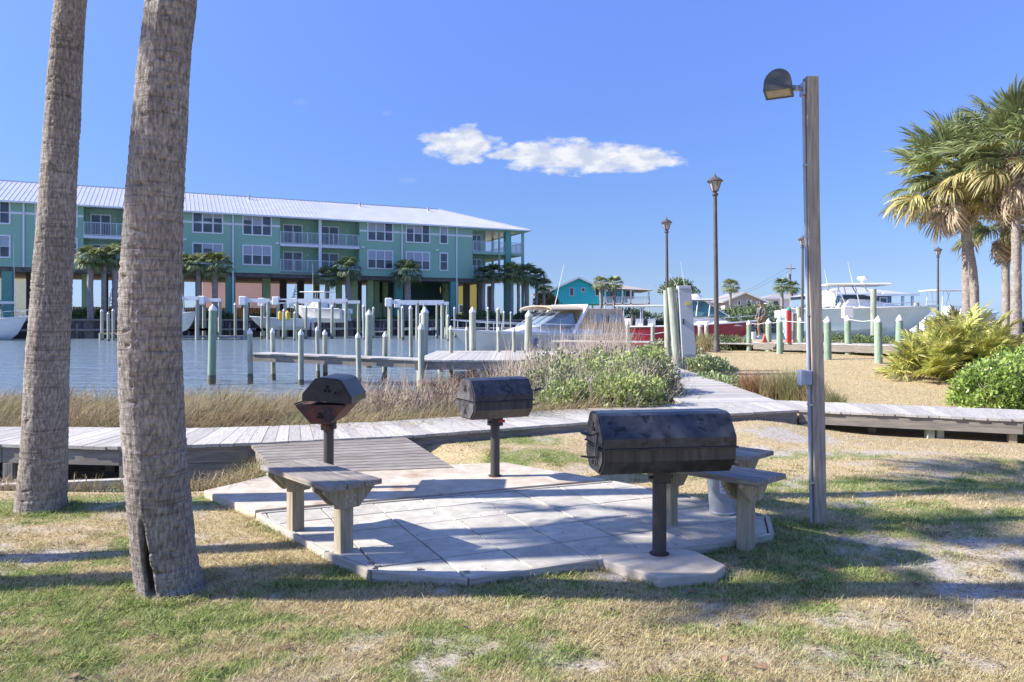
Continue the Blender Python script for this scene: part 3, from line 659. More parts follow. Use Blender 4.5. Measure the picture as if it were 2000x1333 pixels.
ds = MB(); zc = (z0+z1)/2
def cabx(z): return sh*(z-z0)/(z1-z0)
for za_, zb_ in ((z0+.06, z0+.09), (z1-.09, z1-.06)): ds.box(((x0+x1)/2+cabx(za_), gy-.165, (za_+zb_)/2), (x1-x0-.06, .012, .02))
ds.build('door_seam', grey_metal, cab, world=True)
MB().box((x0+.07+cabx(zc), gy-.175, zc), (.03, .03, .14)).build('door_handle', black_metal, cab, world=True)
MB().box(((x0+x1)/2+.03+cabx(z1-.45), gy-.168, z1-.45), (.12, .008, .09)).build('warning_plate', mat('yellow_plate', (.70, .55, .10), (.6, .47, .08), .5), cab, world=True)
mb = MB()
for z in (.15, .85): zz = z0+(z1-z0)*z; mb.box((x0+sh*z-.02, gy-.02, zz), (.12, .1, .07))
mb.build('bracket', grey_metal, cab, world=True)

# ------------------------------------------------------------------ lantern posts
lamp_glass = mat('lantern_glass', (.42, .36, .33), (.30, .27, .26), .25, 6)
def lantern():
    t = thing('lantern_post', (0, 0, 0), 0, 'x', 'street lamp', 'lantern posts along the marina')
    MB().tube([(0, 0, 0), (0, 0, 5.32)], [.085, .062], 14).build('pole', dark_iron, t, smooth=True)
    MB().lathe([(.13, 0), (.13, .12), (.10, .2), (.085, .4)], n=14).build('pole_base', dark_iron, t, smooth=True)
    MB().lathe([(.065, 5.3), (.11, 5.34), (.11, 5.38), (.05, 5.42), (.09, 5.46), (.10, 5.48)], n=14).build('neck', dark_iron, t, smooth=True)
    h = MB().lathe([(.10, 5.48), (.205, 5.80)], n=6).build('lantern_glass', lamp_glass, t)
    cg = MB()
    for j in range(6):
        a_ = 2*math.pi*(j+.5)/6; cg.tube([(.103*math.cos(a_), .103*math.sin(a_), 5.47), (.212*math.cos(a_), .212*math.sin(a_), 5.81)], .013, 5)
    cg.build('lantern_frame', dark_iron, t)
    MB().lathe([(.27, 5.80), (.275, 5.82), (.16, 5.92), (.07, 5.96), (.06, 5.99), (.03, 6.01), (.015, 6.08), (.004, 6.12)], n=18).build('lantern_cap', dark_iron, t, smooth=True)
    return t
lan = lantern()
for i, (px, pt, lab_, tilt) in enumerate(((1394, 337, 'tallest-looking lantern post, between the white cabinet and the wooden light post', -.012), (1301, 423, 'dark lantern post directly left of the white electrical cabinet', -.010),
                                (1567, 458, 'lantern post seen just left of the wooden light post', .004), (1832, 480, 'farthest lantern post, rising above the palmetto bush on the right', 0))):
    Yl = 5.07*FX/(HY-pt); o = lan if i == 0 else copy_tree(lan)
    place(o, ((px+(6 if i == 0 else 3 if i == 1 else 0)-1000)*Yl/FX, Yl, .65), .2, lab_); o.rotation_euler = (0, tilt, .2)

# ------------------------------------------------------------------ pilings
tide_m = mat('tide_stained_wood', (.19, .18, .12), (.10, .10, .065), .9, 9, (1, 1, 2), .4)
cap_white = mat('piling_cap', (.78, .78, .75), (.66, .66, .63), .5, 4)
def piling(px, ptop, Y, r, label, zb=-1.2, cap=True, m=None, group='capped dock pilings'):
    ztop = CZ-(ptop-HY)*Y/FX; X = (px-1000)*Y/FX
    r *= .86
    t = thing('dock_piling', (X, Y, zb), 0, label, 'piling', group); hgt = ztop-zb
    lean = random.uniform(-.022, .022)
    ch = r*1.15 if cap else 0
    MB().tube([(lean*0, 0, 0), (lean*hgt*.5, 0, hgt*.5), (lean*hgt, 0, hgt-ch)], [r*1.04, r*1.0, r*.97], 14).build('pile', m or pile_green, t, smooth=True)
    if zb < -1: MB().tube([(0, 0, 0), (lean*(1.25), 0, 1.25+random.uniform(-.05, .12))], [r*1.09, r*1.045], 14, False).build('tide_stain', tide_m, t, smooth=True)
    if cap: MB().lathe([(r*1.03, -.04), (r*1.05, -.02), (r*.95, .03), (.01, ch+.03)], (lean*hgt, 0, hgt-ch), 14).build('cap', cap_white, t, smooth=True)
    return t
W2 = lambda py: 1.85*FX/(py-HY)
grn = mat('bright_green_piling', (.30, .39, .28), (.20, .28, .20), .8, 4, (6, 6, 1), .3, var=.1)
piling(412, 596, W2(751), .13, 'tall bright green piling standing alone in the water left of the finger pier', m=grn)
for px, pt, Y, r, lb_ in ((490, 644, 21.75, .088, 'capped piling at the outer left end of the finger pier'), (588, 646, 21.45, .092, 'capped piling on the finger pier near the rusty grill lid'), (703, 652, 21.15, .085, 'capped piling midway along the near edge of the finger pier'),
                      (823, 634, 20.6, .105, 'capped piling where the finger pier meets the dock'),
                      (535, 643, 23.1, .085, 'capped piling behind the outer end of the finger pier'), (636, 646, 22.7, .085, 'capped piling behind the middle of the finger pier'), (623, 640, 23.4, .07, 'thin piling behind the finger pier next to a capped one'),
                      (750, 650, 22.4, .09, 'short capped piling behind the finger pier, right of the tall thick one'),
                      (718, 606, 29.5, .17, 'thick tall capped piling rising behind the finger pier in the canal'), (827, 601, 30.0, .175, 'thick tall capped piling behind the dock corner'), (924, 601, 27.5, .145, 'thick tall capped piling at the far edge of the dock'),
                      (1029, 608, 26.5, .155, 'thick capped piling in front of the cream cruiser bow'), (803, 598, 34, .10, 'slender tall piling close left of the thick one at the dock corner'),
                      (882, 638, 25.5, .08, 'low capped piling on the dock in front of the canal'), (914, 640, 27.9, .07, 'low capped piling beside the thick tall one'), (975, 641, 26.0, .078, 'low capped piling in front of the cream hull'), (1005, 642, 26.2, .075, 'low capped piling just left of the thick piling by the bow'),
                      (1226, 628, 33, .10, 'capped piling beside the tan canvas of the cream cruiser')):
    piling(px, pt, Y, r, lb_)
far_p = [(460, 592, 79, .24), (481, 587, 82, .24), (511, 594, 75, .2), (553, 604, 72, .2), (575, 609, 70, .18), (597, 598, 76, .22), (648, 596, 77, .24), (711, 596, 74, .22), (728, 600, 80, .2), (760, 589, 78, .25), (787, 598, 72, .24), (820, 612, 70, .2), (853, 590, 79, .22), (875, 615, 68, .2), (889, 600, 82, .2),
         (954, 600, 84, .2), (973, 601, 76, .3), (983, 608, 90, .2), (998, 609, 92, .2), (200, 605, 72, .22), (212, 610, 68, .2), (222, 604, 72, .22), (1120, 612, 50, .14), (1160, 610, 52, .12)]
ORD = 'first second third fourth fifth sixth seventh eighth ninth tenth eleventh twelfth thirteenth fourteenth fifteenth sixteenth seventeenth eighteenth nineteenth twentieth twenty-first twenty-second twenty-third twenty-fourth'.split()
for i, (px, pt, Y, r) in enumerate(far_p):
    piling(px, pt, Y, r*.72, ORD[sorted(q[0] for q in far_p).index(px)]+' mooring piling from the left among those standing before the far seawall', group='mooring pilings before the far seawall')
# green posts of the raised walkway on the right
right_p = [(1463, 627, 26.5, .10, 26.5), (1501, 624, 26, .12, 0), (1523, 621, 24.5, .115, 0), (1617, 620, 22.2, .12, 0), (1657, 618, 24.0, .12, 0), (1716, 619, 21.2, .125, 0), (1755, 617, 22.6, .12, 0), (1564, 622, 26, .10, 0)]
labs = ['green capped post at the left end of the raised walkway', 'green capped post just left of the standing man with the bucket', 'green capped post at the near corner of the raised walkway', 'green capped post directly right of the wooden light post', 'green capped post behind the raised walkway below the fishing boat', 'nearest green post of the walkway, its foot in the dry grass', 'green capped post half behind the palmetto bush', 'green capped post beside the red box']
labs[1] = 'green capped post just right of the standing man'
for (px, pt, Y, r, _), lb_ in zip(right_p, labs): piling(px, pt, Y, r, lb_, zb=.3, m=grn, group='green posts of the raised walkway')
for k, (px, Y) in enumerate(((1275, 34), (1303, 37), (1326, 36), (1368, 33), (1380, 36))):
    piling(px, 632, Y, .11, ORD[k]+' low capped piling from the left in front of the red boat', zb=.1, group='low pilings before the red boat')

walkway = thing('raised_walkway', (0, 0, 0), kind='structure')
wa, wb = Vector((8.55, 26.3)), Vector((12.6, 21.9)); wd = (wb-wa).normalized(); wn = Vector((-wd.y, wd.x)); Lw = (wb-wa).length; k = int(Lw/.15)
for i in range(k):
    a, b_ = wa+wd*(i*.15), wa+wd*(i*.15+.144); plank([a, b_, b_+wn*1.25, a+wn*1.25], .95, .04, wood_deck, walkway)
for o_ in (0, 1.2):
    c_ = (wa+wb)/2+wn*(o_+.02); ob = MB().box((0, 0, 0), (Lw, .05, .2)).build('side_board', wood_side, walkway); ob.location = (c_.x, c_.y, .80); ob.rotation_euler = (0, 0, math.atan2(wd.y, wd.x))
for t_ in (.25, .55, .8):
    p = wa+wd*Lw*t_+wn*.3; MB().box((p.x, p.y, .55), (.14, .14, .8)).build('support_post', wood_post, walkway)
wc = wa+Vector((-7.0, 3.5)); wd2 = (wc-wa).normalized()
for i in range(int((wc-wa).length/.15)):
    a, b_ = wa+wd2*(i*.15), wa+wd2*(i*.15+.144); n2 = Vector((wd2.y, -wd2.x)); plank([a, b_, b_+n2*1.4, a+n2*1.4], .9, .04, wood_deck, walkway)
rp = MB(); 
for a, b_ in (((1523, 628), (1617, 627)), ): pass
rope = MB()
seq = [Q(1463, 632, 26.5), Q(1501, 629, 26), Q(1523, 627, 24.5), Q(1617, 626, 22.2), Q(1657, 624, 24.0), Q(1716, 625, 21.2), Q(1755, 623, 22.6)]
for a, b_ in zip(seq[:-1], seq[1:]): rope.tube([a, (a+b_)/2+Vector((0, 0, -.06)), b_], .009, 5)
tag(rope.build('rope', white_paint, None), 'white rope strung along the green walkway posts', 'rope')

# ------------------------------------------------------------------ person
skin_m = mat('skin', (.48, .27, .20), (.40, .2, .15), .6); shirt_m = mat('camouflage_jacket', (.10, .10, .09), (.04, .045, .04), .9, 12, c3=(.20, .18, .15), s3=9, t3=(.5, .55)); trouser_m = mat('khaki_trousers', (.26, .19, .12), (.18, .13, .08), .9, 6); boot_m = mat('white_rubber_boots', (.62, .62, .6), (.5, .5, .48), .5)
def skin_mesh(name, joints, edges, radii, m, parent, sub=2):
    me = bpy.data.meshes.new(name); me.from_pydata(joints, edges, []); o = link(name, me, parent); me.materials.append(m)
    s = o.modifiers.new('skin', 'SKIN'); s.use_smooth_shade = True
    for i, r in enumerate(radii): me.skin_vertices[0].data[i].radius = r if isinstance(r, tuple) else (r, r)
    me.skin_vertices[0].data[0].use_root = True
    o.modifiers.new('sub', 'SUBSURF').levels = sub; o.modifiers['sub'].render_levels = sub; return o
pY = 36.5; pp = Q(1487, 660, pY)
per = thing('person', (pp.x, pY, pp.z), math.radians(-60), 'person in a dark jacket and khaki trousers standing on the walkway behind the pale posts', 'person')
J = [(0, 0, .95), (0, 0, 1.15), (0, .02, 1.38), (0, .03, 1.50), (0, .0, 1.60), (0, -.02, 1.70), (-.11, 0, .9), (-.12, -.05, .50), (-.12, .03, .10), (-.12, -.10, .04), (.11, 0, .9), (.13, .06, .50), (.13, .14, .10), (.13, .02, .04), (-.19, .02, 1.40), (-.25, .02, 1.13), (-.22, -.16, .95), (-.21, -.22, .92), (.19, .02, 1.40), (.25, .0, 1.13), (.20, -.2, 1.02), (.19, -.26, 1.0)]
E = [(0, 1), (1, 2), (2, 3), (3, 4), (4, 5), (0, 6), (6, 7), (7, 8), (8, 9), (0, 10), (10, 11), (11, 12), (12, 13), (2, 14), (14, 15), (15, 16), (16, 17), (2, 18), (18, 19), (19, 20), (20, 21)]
R = [(.15, .11), (.15, .12), (.17, .12), .06, (.085, .095), (.08, .09), .09, .062, .045, .035, .09, .062, .045, .035, .07, .05, .035, .035, .07, .05, .035, .035]
skin_mesh('body', J, E, R, skin_m, per)
J2 = [(0, 0, .92), (0, 0, 1.15), (0, .02, 1.39), (-.20, .02, 1.41), (-.26, .02, 1.13), (-.225, -.14, .97), (.20, .02, 1.41), (.26, 0, 1.13), (.205, -.18, 1.03)]
skin_mesh('jacket', J2, [(0, 1), (1, 2), (2, 3), (3, 4), (4, 5), (2, 6), (6, 7), (7, 8)], [(.19, .15), (.18, .15), (.2, .15), .09, .07, .055, .09, .07, .055], shirt_m, per)
J3 = [(0, 0, .96), (-.11, 0, .88), (-.12, -.05, .50), (-.12, .03, .13), (.11, 0, .88), (.13, .06, .50), (.13, .14, .13)]
skin_mesh('trousers', J3, [(0, 1), (1, 2), (2, 3), (0, 4), (4, 5), (5, 6)], [(.17, .14), .115, .085, .07, .115, .085, .07], trouser_m, per)
for s, y in ((-1, 0), (1, .1)):
    skin_mesh('boot', [(s*.125, y+.04, .16), (s*.125, y+.03, .05), (s*.125, y-.12, .04)], [(0, 1), (1, 2)], [.07, .06, .045], boot_m, per)
MB().lathe([(.098, 1.66), (.10, 1.72), (.085, 1.79), (.03, 1.82)], (0, -.01, 0), 14).build('hair', mat('grey_hair', (.25, .23, .21), (.15, .14, .13), .9), per, smooth=True)
skin_mesh('nose', [(0, -.10, 1.655), (0, -.125, 1.635)], [(0, 1)], [.015, .018], skin_m, per, 1)
bk = Q(1470, 657, pY-.5)
bkt = thing('bucket', (bk.x, pY-.5, bk.z-.15), 0, "white plastic bucket on the walkway at the standing person's feet", 'bucket')
MB().lathe([(.13, 0), (.16, .33), (.17, .335), (.17, .36)], n=18).build('body', white_paint, bkt, smooth=True)
MB().tube([(-.165, 0, .34), (-.12, 0, .45), (0, 0, .50), (.12, 0, .45), (.165, 0, .34)], .008, 5).build('handle', grey_metal, bkt)
red_m = mat('red_paint', (.62, .05, .045), (.5, .04, .04), .4)
rb = Q(1541, 643, 25.3)
rbx = thing('hose_station', (rb.x, 25.3, .9), 0, 'narrow red box on a pale post on the walkway, left of the wooden light post', 'safety box')
MB().span(-.075, .075, -.06, .06, .05, 1.15).build('box', red_m, rbx, bevel=.02); MB().span(.16, .25, -.05, .04, .0, 1.05).build('post', wood_post, rbx)
MB().lathe([(.07, 1.15), (.08, 1.2), (.04, 1.27)], n=10).build('top', mat('teal_cloth', (.08, .32, .28), (.06, .25, .22), .7), rbx)
cone = Q(1505, 672, 25.0)
cn = thing('traffic_cone', (cone.x, 25.6, .95), 0, 'small orange cone on the walkway', 'cone'); MB().lathe([(.10, .02), (.02, .3)], n=12).build('cone', mat('orange', (.75, .16, .06), (.65, .12, .05), .5), cn); MB().box((0, 0, .01), (.24, .24, .02)).build('base', MATS['orange'], cn)
# ------------------------------------------------------------------ palm trunks near the camera
def bark(name, lit=1.0):
    m = bpy.data.materials.new(name); m.use_nodes = True; t = m.node_tree; n = t.nodes.new; l = t.links.new; b = t.nodes['Principled BSDF']; b.inputs['Roughness'].default_value = .9; b.inputs['Specular IOR Level'].default_value = .2
    tcn = n('ShaderNodeTexCoord')
    def nz(s, st, d=6):
        mp = n('ShaderNodeMapping'); mp.inputs['Scale'].default_value = st; l(tcn.outputs['Object'], mp.inputs[0]); q = n('ShaderNodeTexNoise'); q.inputs['Scale'].default_value = s; q.inputs['Detail'].default_value = d; q.inputs['Roughness'].default_value = .7; l(mp.outputs[0], q.inputs['Vector']); return q.outputs[0]
    def ramp(src, stops):
        r = n('ShaderNodeValToRGB'); e = r.color_ramp.elements
        while len(e) < len(stops): e.new(.5)
        for q, (p_, c) in zip(e, stops): q.position = p_; q.color = (*c, 1)
        l(src, r.inputs[0]); return r.outputs[0]
    fib = nz(60, (1, 1, .30)); fine = nz(80, (1, 1, .8)); big = nz(3, (1, 1, .6)); hor = nz(7, (.3, .3, 7))
    col = ramp(fib, [(.33, (.12, .108, .098)), (.5, (.29, .268, .245)), (.67, (.47, .44, .405))])
    g = ramp(big, [(.35, (.78, .72, .68)), (.65, (1.15, 1.12, 1.08))])
    mx = n('ShaderNodeMix'); mx.data_type = 'RGBA'; mx.blend_type = 'MULTIPLY'; mx.inputs[0].default_value = 1; l(col, mx.inputs[6]); l(g, mx.inputs[7]); gh = ramp(hor, [(.38, (.62, .60, .58)), (.46, (1, 1, 1)), (.7, (1.12, 1.1, 1.08))]); mh = n('ShaderNodeMix'); mh.data_type = 'RGBA'; mh.blend_type = 'MULTIPLY'; mh.inputs[0].default_value = .8; l(mx.outputs[2], mh.inputs[6]); l(gh, mh.inputs[7]); mx = mh
    at = n('ShaderNodeAttribute'); at.attribute_name = 'char'; m2 = n('ShaderNodeMix'); m2.data_type = 'RGBA'; l(at.outputs['Fac'], m2.inputs[0]); l(mx.outputs[2], m2.inputs[6]); m2.inputs[7].default_value = (.022, .017, .014, 1)
    l(m2.outputs[2], b.inputs['Base Color'])
    ad = n('ShaderNodeMath'); ad.operation = 'MULTIPLY_ADD'; l(fine, ad.inputs[0]); ad.inputs[1].default_value = .5; ah = n('ShaderNodeMath'); ah.operation = 'MULTIPLY_ADD'; l(hor, ah.inputs[0]); ah.inputs[1].default_value = 1.3; l(fib, ah.inputs[2]); l(ah.outputs[0], ad.inputs[2])
    bp = n('ShaderNodeBump'); bp.inputs['Strength'].default_value = .9; bp.inputs['Distance'].default_value = .012; l(ad.outputs[0], bp.inputs['Height']); l(bp.outputs[0], b.inputs['Normal'])
    MATS[name] = m; return m
barkm = bark('palm_bark')
def trunk_mesh(name, keys, nz_, ns, amp, seed, ring_sp, charred=None, cracks=60, shrink=1.0):
    """keys: (z, x, y, r) control points"""
    ks = np.array(keys, float); z = np.linspace(ks[0, 0], ks[-1, 0], nz_)
    def sp(c):  # smooth interpolation
        v = np.interp(z, ks[:, 0], ks[:, c]); w_ = max(3, nz_//14); ker = np.hanning(w_*2+1); ker /= ker.sum(); pad = np.concatenate([2*v[0]-v[1:w_+1][::-1], v, 2*v[-1]-v[-w_-1:-1][::-1]]); return np.convolve(pad, ker, 'valid')
    x, y, r = sp(1), sp(2), sp(3)
    th = np.linspace(0, 2*np.pi, ns, endpoint=False); T, Z = np.meshgrid(th, z); R = np.repeat(r[:, None], ns, 1)
    cs, sn = np.cos(T), np.sin(T)
    zz = Z+.02*np.sin(T*2+seed)+.04*(fbm(cs*1.5+9, Z*1.2+sn*1.5, 3, seed)-.5)
    saw = (zz/ring_sp) % 1.0
    R = R*shrink
    d = amp*(.55*saw**2-.3)*(.4+1.2*fbm(T*1.1+cs, Z*3, 2, seed+4))
    d += amp*1.5*(fbm(cs*14+20, Z*16+sn*14, 4, seed+8)-.5)+amp*2.6*(fbm(cs*1.7+5, Z*2.2+sn*1.7, 3, seed+2)-.5)
    d += amp*1.3*(fbm(T*16, Z*5, 2, seed+12)-.5)
    rr = np.random.default_rng(seed)
    for _ in range(cracks):      # open leaf-scar cracks
        zc = rr.uniform(z[0], z[-1]); tc_ = rr.uniform(0, 2*np.pi); w_ = rr.uniform(.12, .4); dt = np.abs((T-tc_+np.pi) % (2*np.pi)-np.pi); sl = rr.uniform(-.06, .06)
        zz_ = Z-zc-sl*((T-tc_+np.pi) % (2*np.pi)-np.pi); d -= amp*2.6*np.exp(-(zz_/.008)**2)*np.clip(1-dt/w_, 0, 1)
    char = np.zeros_like(d)
    if charred is not None:
        tc_, zb, ht, w_ = charred; dt = np.abs((T-tc_+np.pi) % (2*np.pi)-np.pi)
        h = (Z-zb)/ht; ww = w_*np.clip(1-h, 0, 1)*(.7+.9*fbm(Z*14, T*4, 3, 77)); char = np.clip((ww-dt)/.06, 0, 1)*np.clip((1-h)*5, 0, 1)*np.clip((h+.02)*6, 0, 1); d -= char*.03
    Rd = R+d
    V = np.stack([x[:, None]+Rd*cs, y[:, None]+Rd*sn, Z], -1).reshape(-1, 3)
    ii = np.arange(nz_*ns).reshape(nz_, ns); jn = np.roll(ii, -1, 1)
    F_ = np.stack([ii[:-1], jn[:-1], jn[1:], ii[1:]], -1).reshape(-1, 4)
    me = np_mesh(name, V, F_, barkm, True); at = me.attributes.new('char', 'FLOAT', 'POINT'); at.data.foreach_set('value', char.ravel().astype(np.float32)); return me
# ---- fan fronds
def frond_mesh(name, seed, m, nleaf=38, petiole=1.0, rad=.95, droop=.5, segs=4, width=.025, spread=2.5):
    r = np.random.default_rng(seed); V = []; Fc = []
    # petiole along +X then the blade fans round its tip and arches down
    def quadstrip(pts, ws, up):
        k = len(V)
        for p, w_ in zip(pts, ws):
            p = np.array(p); V.append(p-up*w_); V.append(p+up*w_)
        for i in range(len(pts)-1): Fc.append((k+2*i, k+2*i+1, k+2*i+3, k+2*i+2))
    pet = [np.array([petiole*t, 0, -.10*t*t*petiole]) for t in np.linspace(0, 1, 4)]
    quadstrip(pet, [.022, .018, .015, .013], np.array([0, 1., 0])); quadstrip(pet, [.018, .014, .012, .01], np.array([0, 0, 1.]))
    tip = pet[-1]
    for i in range(nleaf):
        u = (i+.5)/nleaf*2-1; a = u*spread/2*1.0+r.normal(0, .03); ln = rad*(1-.28*abs(u)**2)*r.uniform(.88, 1.05)
        rib = tip+np.array([.32*(1-abs(u)), 0, -.10*(1-abs(u))]); d = np.array([math.cos(a), math.sin(a), r.normal(0, .05)+.10*abs(u)])
        side = np.cross(d, [0, 0, 1.]); side /= np.linalg.norm(side); tilt = r.uniform(-.8, .8); side = side*math.cos(tilt)+np.array([0, 0, 1.])*math.sin(tilt)
        pts = []; dr = droop*r.uniform(.6, 1.5)
        for s in np.linspace(0, 1, segs+1):
            pts.append(rib+d*ln*s*(1-.25*dr*s*s)+np.array([0, 0, -dr*ln*(max(s-.35, 0))**1.6*.9]))
        quadstrip(pts, [width*.45]+[width*(1-.15*k) for k in range(segs-1)]+[.002], side)
    return np_mesh(name, np.array(V), np.array(Fc), m)
leaf_green = mat('palm_leaf_green', (.34, .37, .16), (.17, .21, .08), .5, 3, isl=.35, var=.22, transl=.25)
leaf_yellow = mat('palm_leaf_yellow', (.50, .42, .17), (.32, .30, .11), .55, 3, isl=.3, var=.2, transl=.25)
leaf_brown = mat('palm_leaf_dead', (.50, .41, .28), (.32, .24, .16), .8, 4, isl=.3, var=.2, transl=.15)
leaf_dark = mat('palm_leaf_dark', (.20, .25, .11), (.10, .14, .06), .5, 3, isl=.35, var=.2, transl=.2)
boot_mat = mat('palm_boots', (.30, .25, .20), (.15, .12, .09), .9, 5, isl=.3)
FR = {'g': [frond_mesh('frond_green', s, leaf_green, droop=.35+.2*s, petiole=.85) for s in range(3)], 'y': [frond_mesh('frond_yellow', 10+s, leaf_yellow, droop=.8) for s in range(2)], 'b': [frond_mesh('frond_dead', 20+s, leaf_brown, nleaf=26, droop=1.5, rad=.8, petiole=.75) for s in range(2)]}
def sabal(label, keys, crown_s, nf, seed, mix_=(.6, .2, .2), res=(160, 28), cat='palm tree', group=None, boots=True, flat=0, rad_scale=1.0, charred=None, cracks=60, amp=.012, lo=-.9):
    """keys in world coordinates (z,x,y,r)"""
    x0, y0, z0 = keys[0][1], keys[0][2], keys[0][0]
    t = thing('palm_tree', (x0, y0, z0), 0, label, cat, group)
    loc = [(k[0]-z0, k[1]-x0, k[2]-y0, k[3]) for k in keys]
    link('trunk', trunk_mesh('trunk', loc, res[0], res[1], amp, seed, .055, charred, cracks, .90), t)
    r = random.Random(seed); tz_, tx_, ty_, tr_ = loc[-1]
    if boots:
        mb = MB()
        for i in range(46):
            a = i*2.399; z = tz_-.75+.75*i/46+.05; R_ = Matrix.Rotation(a, 3, 'Z')@Matrix.Rotation(-.9+.4*r.random(), 3, 'Y')
            mb.box(Vector((tx_+math.cos(a)*(tr_+.06), ty_+math.sin(a)*(tr_+.06), z)), (.24+.1*r.random(), .07, .025), M=R_)
        mb.build('leaf_bases', boot_mat, t)
    for i in range(nf):
        f = i/nf; kind = 'g' if f < mix_[0] else ('y' if f < mix_[0]+mix_[1] else 'b')
        el = 1.35-(f**.8)*(1.35-lo)+r.uniform(-.15, .15) if kind != 'b' else r.uniform(-1.35, -.75)
        az = i*2.399+r.uniform(-.3, .3)
        o = link('frond', r.choice(FR[kind]), t); o.location = (tx_, ty_, tz_+.05-.25*f); s = crown_s*r.uniform(.85, 1.1); o.scale = (s, s, s)
        o.rotation_euler = (Matrix.Rotation(az, 3, 'Z')@Matrix.Rotation(-el, 3, 'Y')@Matrix.Rotation(r.uniform(-.5, .5), 3, 'X')).to_euler()
    return t
def K(px, py, Y, wpx): q_ = Q(px, py, Y); return (q_.z, q_.x, Y, wpx*Y/FX/2)
# big palm in front (its crown stands above the frame)
Yp = 4.72
ky = [(-.1, P(327, 1165).x, Yp, .235), K(326, 1165, Yp, 138), K(322, 1100, Yp-.03, 130), K(303, 900, Yp-.10, 128), K(293, 700, Yp-.19, 127), K(293, 600, Yp-.24, 125), K(302, 400, Yp-.32, 116), K(315, 200, Yp-.38, 108), K(333, 0, Yp-.42, 102)]
z_, x_, y_, r_ = ky[-1]; ky += [(z_+1.2, x_+.22, y_-.03, r_*.98), (z_+2.7, x_+.45, y_+.05, r_*.95)]
sabal('thick curved palm trunk nearest the camera, with a charred split at its foot', ky, 1.0, 30, 11, (.8, .2, .0), (900, 110), lo=.0, charred=(-math.pi/2-.12, .08, .62, .20), cracks=190, amp=.006, cat='palm tree')
Yq = 6.72
kq = [(-.15, Q(78, 1000, Yq).x, Yq, .24), K(78, 1000, Yq, 98), K(86, 900, Yq, 90), K(93, 700, Yq, 84), K(105, 500, Yq, 76), K(118, 300, Yq, 70), K(127, 150, Yq, 66), K(136, 0, Yq, 60)]
z_, x_, y_, r_ = kq[-1]; kq += [(z_+1.0, x_+.16, y_, r_*.97), (z_+2.3, x_+.35, y_, r_*.95)]
sabal('slimmer palm trunk at the far left, standing in the lawn before the boardwalk', kq, 1.0, 32, 23, (.8, .2, .0), (800, 90), lo=-.1, cracks=140, amp=.006)
# dangling dead leaf stalk at the top of the frame beside it
dl = MB(); a = Q(170, -30, Yq-.3); dl.tube([a, Q(172, 10, Yq-.3), Q(170, 40, Yq-.3)], [.02, .03, .008], 8); dl.tube([Q(190, -20, Yq-.3), Q(192, 12, Yq-.3), Q(197, 32, Yq-.3)], [.006, .006, .003], 6)
# palms beyond the left edge of the frame whose shade lies across the patio and lawn
sabal('palm standing outside the frame to the left, shading the patio', [(-.1, -6.3, 5.05, .17), (1.5, -6.15, 5.1, .13), (4.9, -5.6, 5.45, .11)], 0.62, 7, 31, (.8, .2, .0), (60, 20), cracks=5)
sabal('palm standing outside the frame to the left, shading the lawn', [(-.1, -8.0, 4.3, .2), (3, -8.0, 4.4, .17), (7.4, -7.9, 4.75, .15)], 0.8, 18, 37, (.8, .15, .05), (60, 20), cracks=5)
# palms at the right edge
sabal('tallest palm at the right edge with a full green crown and pale straight trunk', [(.2,)+K(1985, 690, 23, 23)[1:], K(1984, 640, 23, 22), K(1985, 500, 23, 19), K(1985, 340, 23, 17), K(1984, 300, 23, 19)], 1.22, 60, 41, (.66, .12, .22), lo=-.75)
sabal('leaning palm with yellowing drooping fronds left of the tallest one', [(.3,)+K(1906, 640, 25, 19)[1:], K(1903, 560, 25, 18), K(1893, 480, 25, 17), K(1874, 400, 25, 16), K(1852, 348, 25, 16)], 1.15, 56, 43, (.60, .26, .14), lo=-.8)
sabal('palm behind the leaning one, its trunk close beside it', [(.3,)+K(1890, 640, 26.5, 20)[1:], K(1888, 500, 26.5, 19), K(1884, 420, 26.5, 18), K(1888, 330, 26.5, 18)], 1.2, 52, 47, (.70, .14, .16), lo=-.8)
sabal('lower palm behind the tallest one with its crown near the bush tops', [(.4,)+K(1966, 640, 29, 16)[1:], K(1964, 520, 29, 16), K(1966, 425, 29, 15)], 1.1, 50, 53, (.75, .15, .1), lo=-.7)

# far palms: one crown mesh each, few pixels large
def crown_mesh(name, seed, m, nfr=26, nl=14, rad=1.0):
    r = np.random.default_rng(seed); V = []; Fc = []
    for i in range(nfr):
        az = i*2.399; el = 1.3-2.0*(i/nfr)**.9+r.normal(0, .1); R_ = np.array(Matrix.Rotation(az, 3, 'Z')@Matrix.Rotation(-el, 3, 'Y'))
        for j in range(nl):
            u = (j+.5)/nl*2-1; a = u*1.25; ln = rad*.62*r.uniform(.8, 1.1); b0 = np.array([rad*.42, 0, 0]); d = np.array([math.cos(a), math.sin(a), 0])
            p0 = b0; p1 = b0+d*ln*.6; p2 = b0+d*ln+np.array([0, 0, -.28*ln]); s = np.cross(d, [0, 0, 1.])*.035
            k = len(V)
            for p in (p0-s*.4, p0+s*.4, p1-s, p1+s, p2): V.append(R_@p+np.array([0, 0, 0]))
            V[-1][2] -= .12*rad; Fc += [(k, k+1, k+3, k+2), (k+2, k+3, k+4, k+4)]
        k = len(V); 
        for p in ((0, -.02, 0), (0, .02, 0), (rad*.45, .02, 0), (rad*.45, -.02, 0)): V.append(R_@np.array(p))
        Fc.append((k, k+1, k+2, k+3))
    F3 = []
    for q_ in Fc: F3.append((q_[0], q_[1], q_[2])); F3.append((q_[0], q_[2], q_[3])) if q_[2] != q_[3] else None
    return np_mesh(name, np.array(V), np.array([f for f in F3 if f]), m)
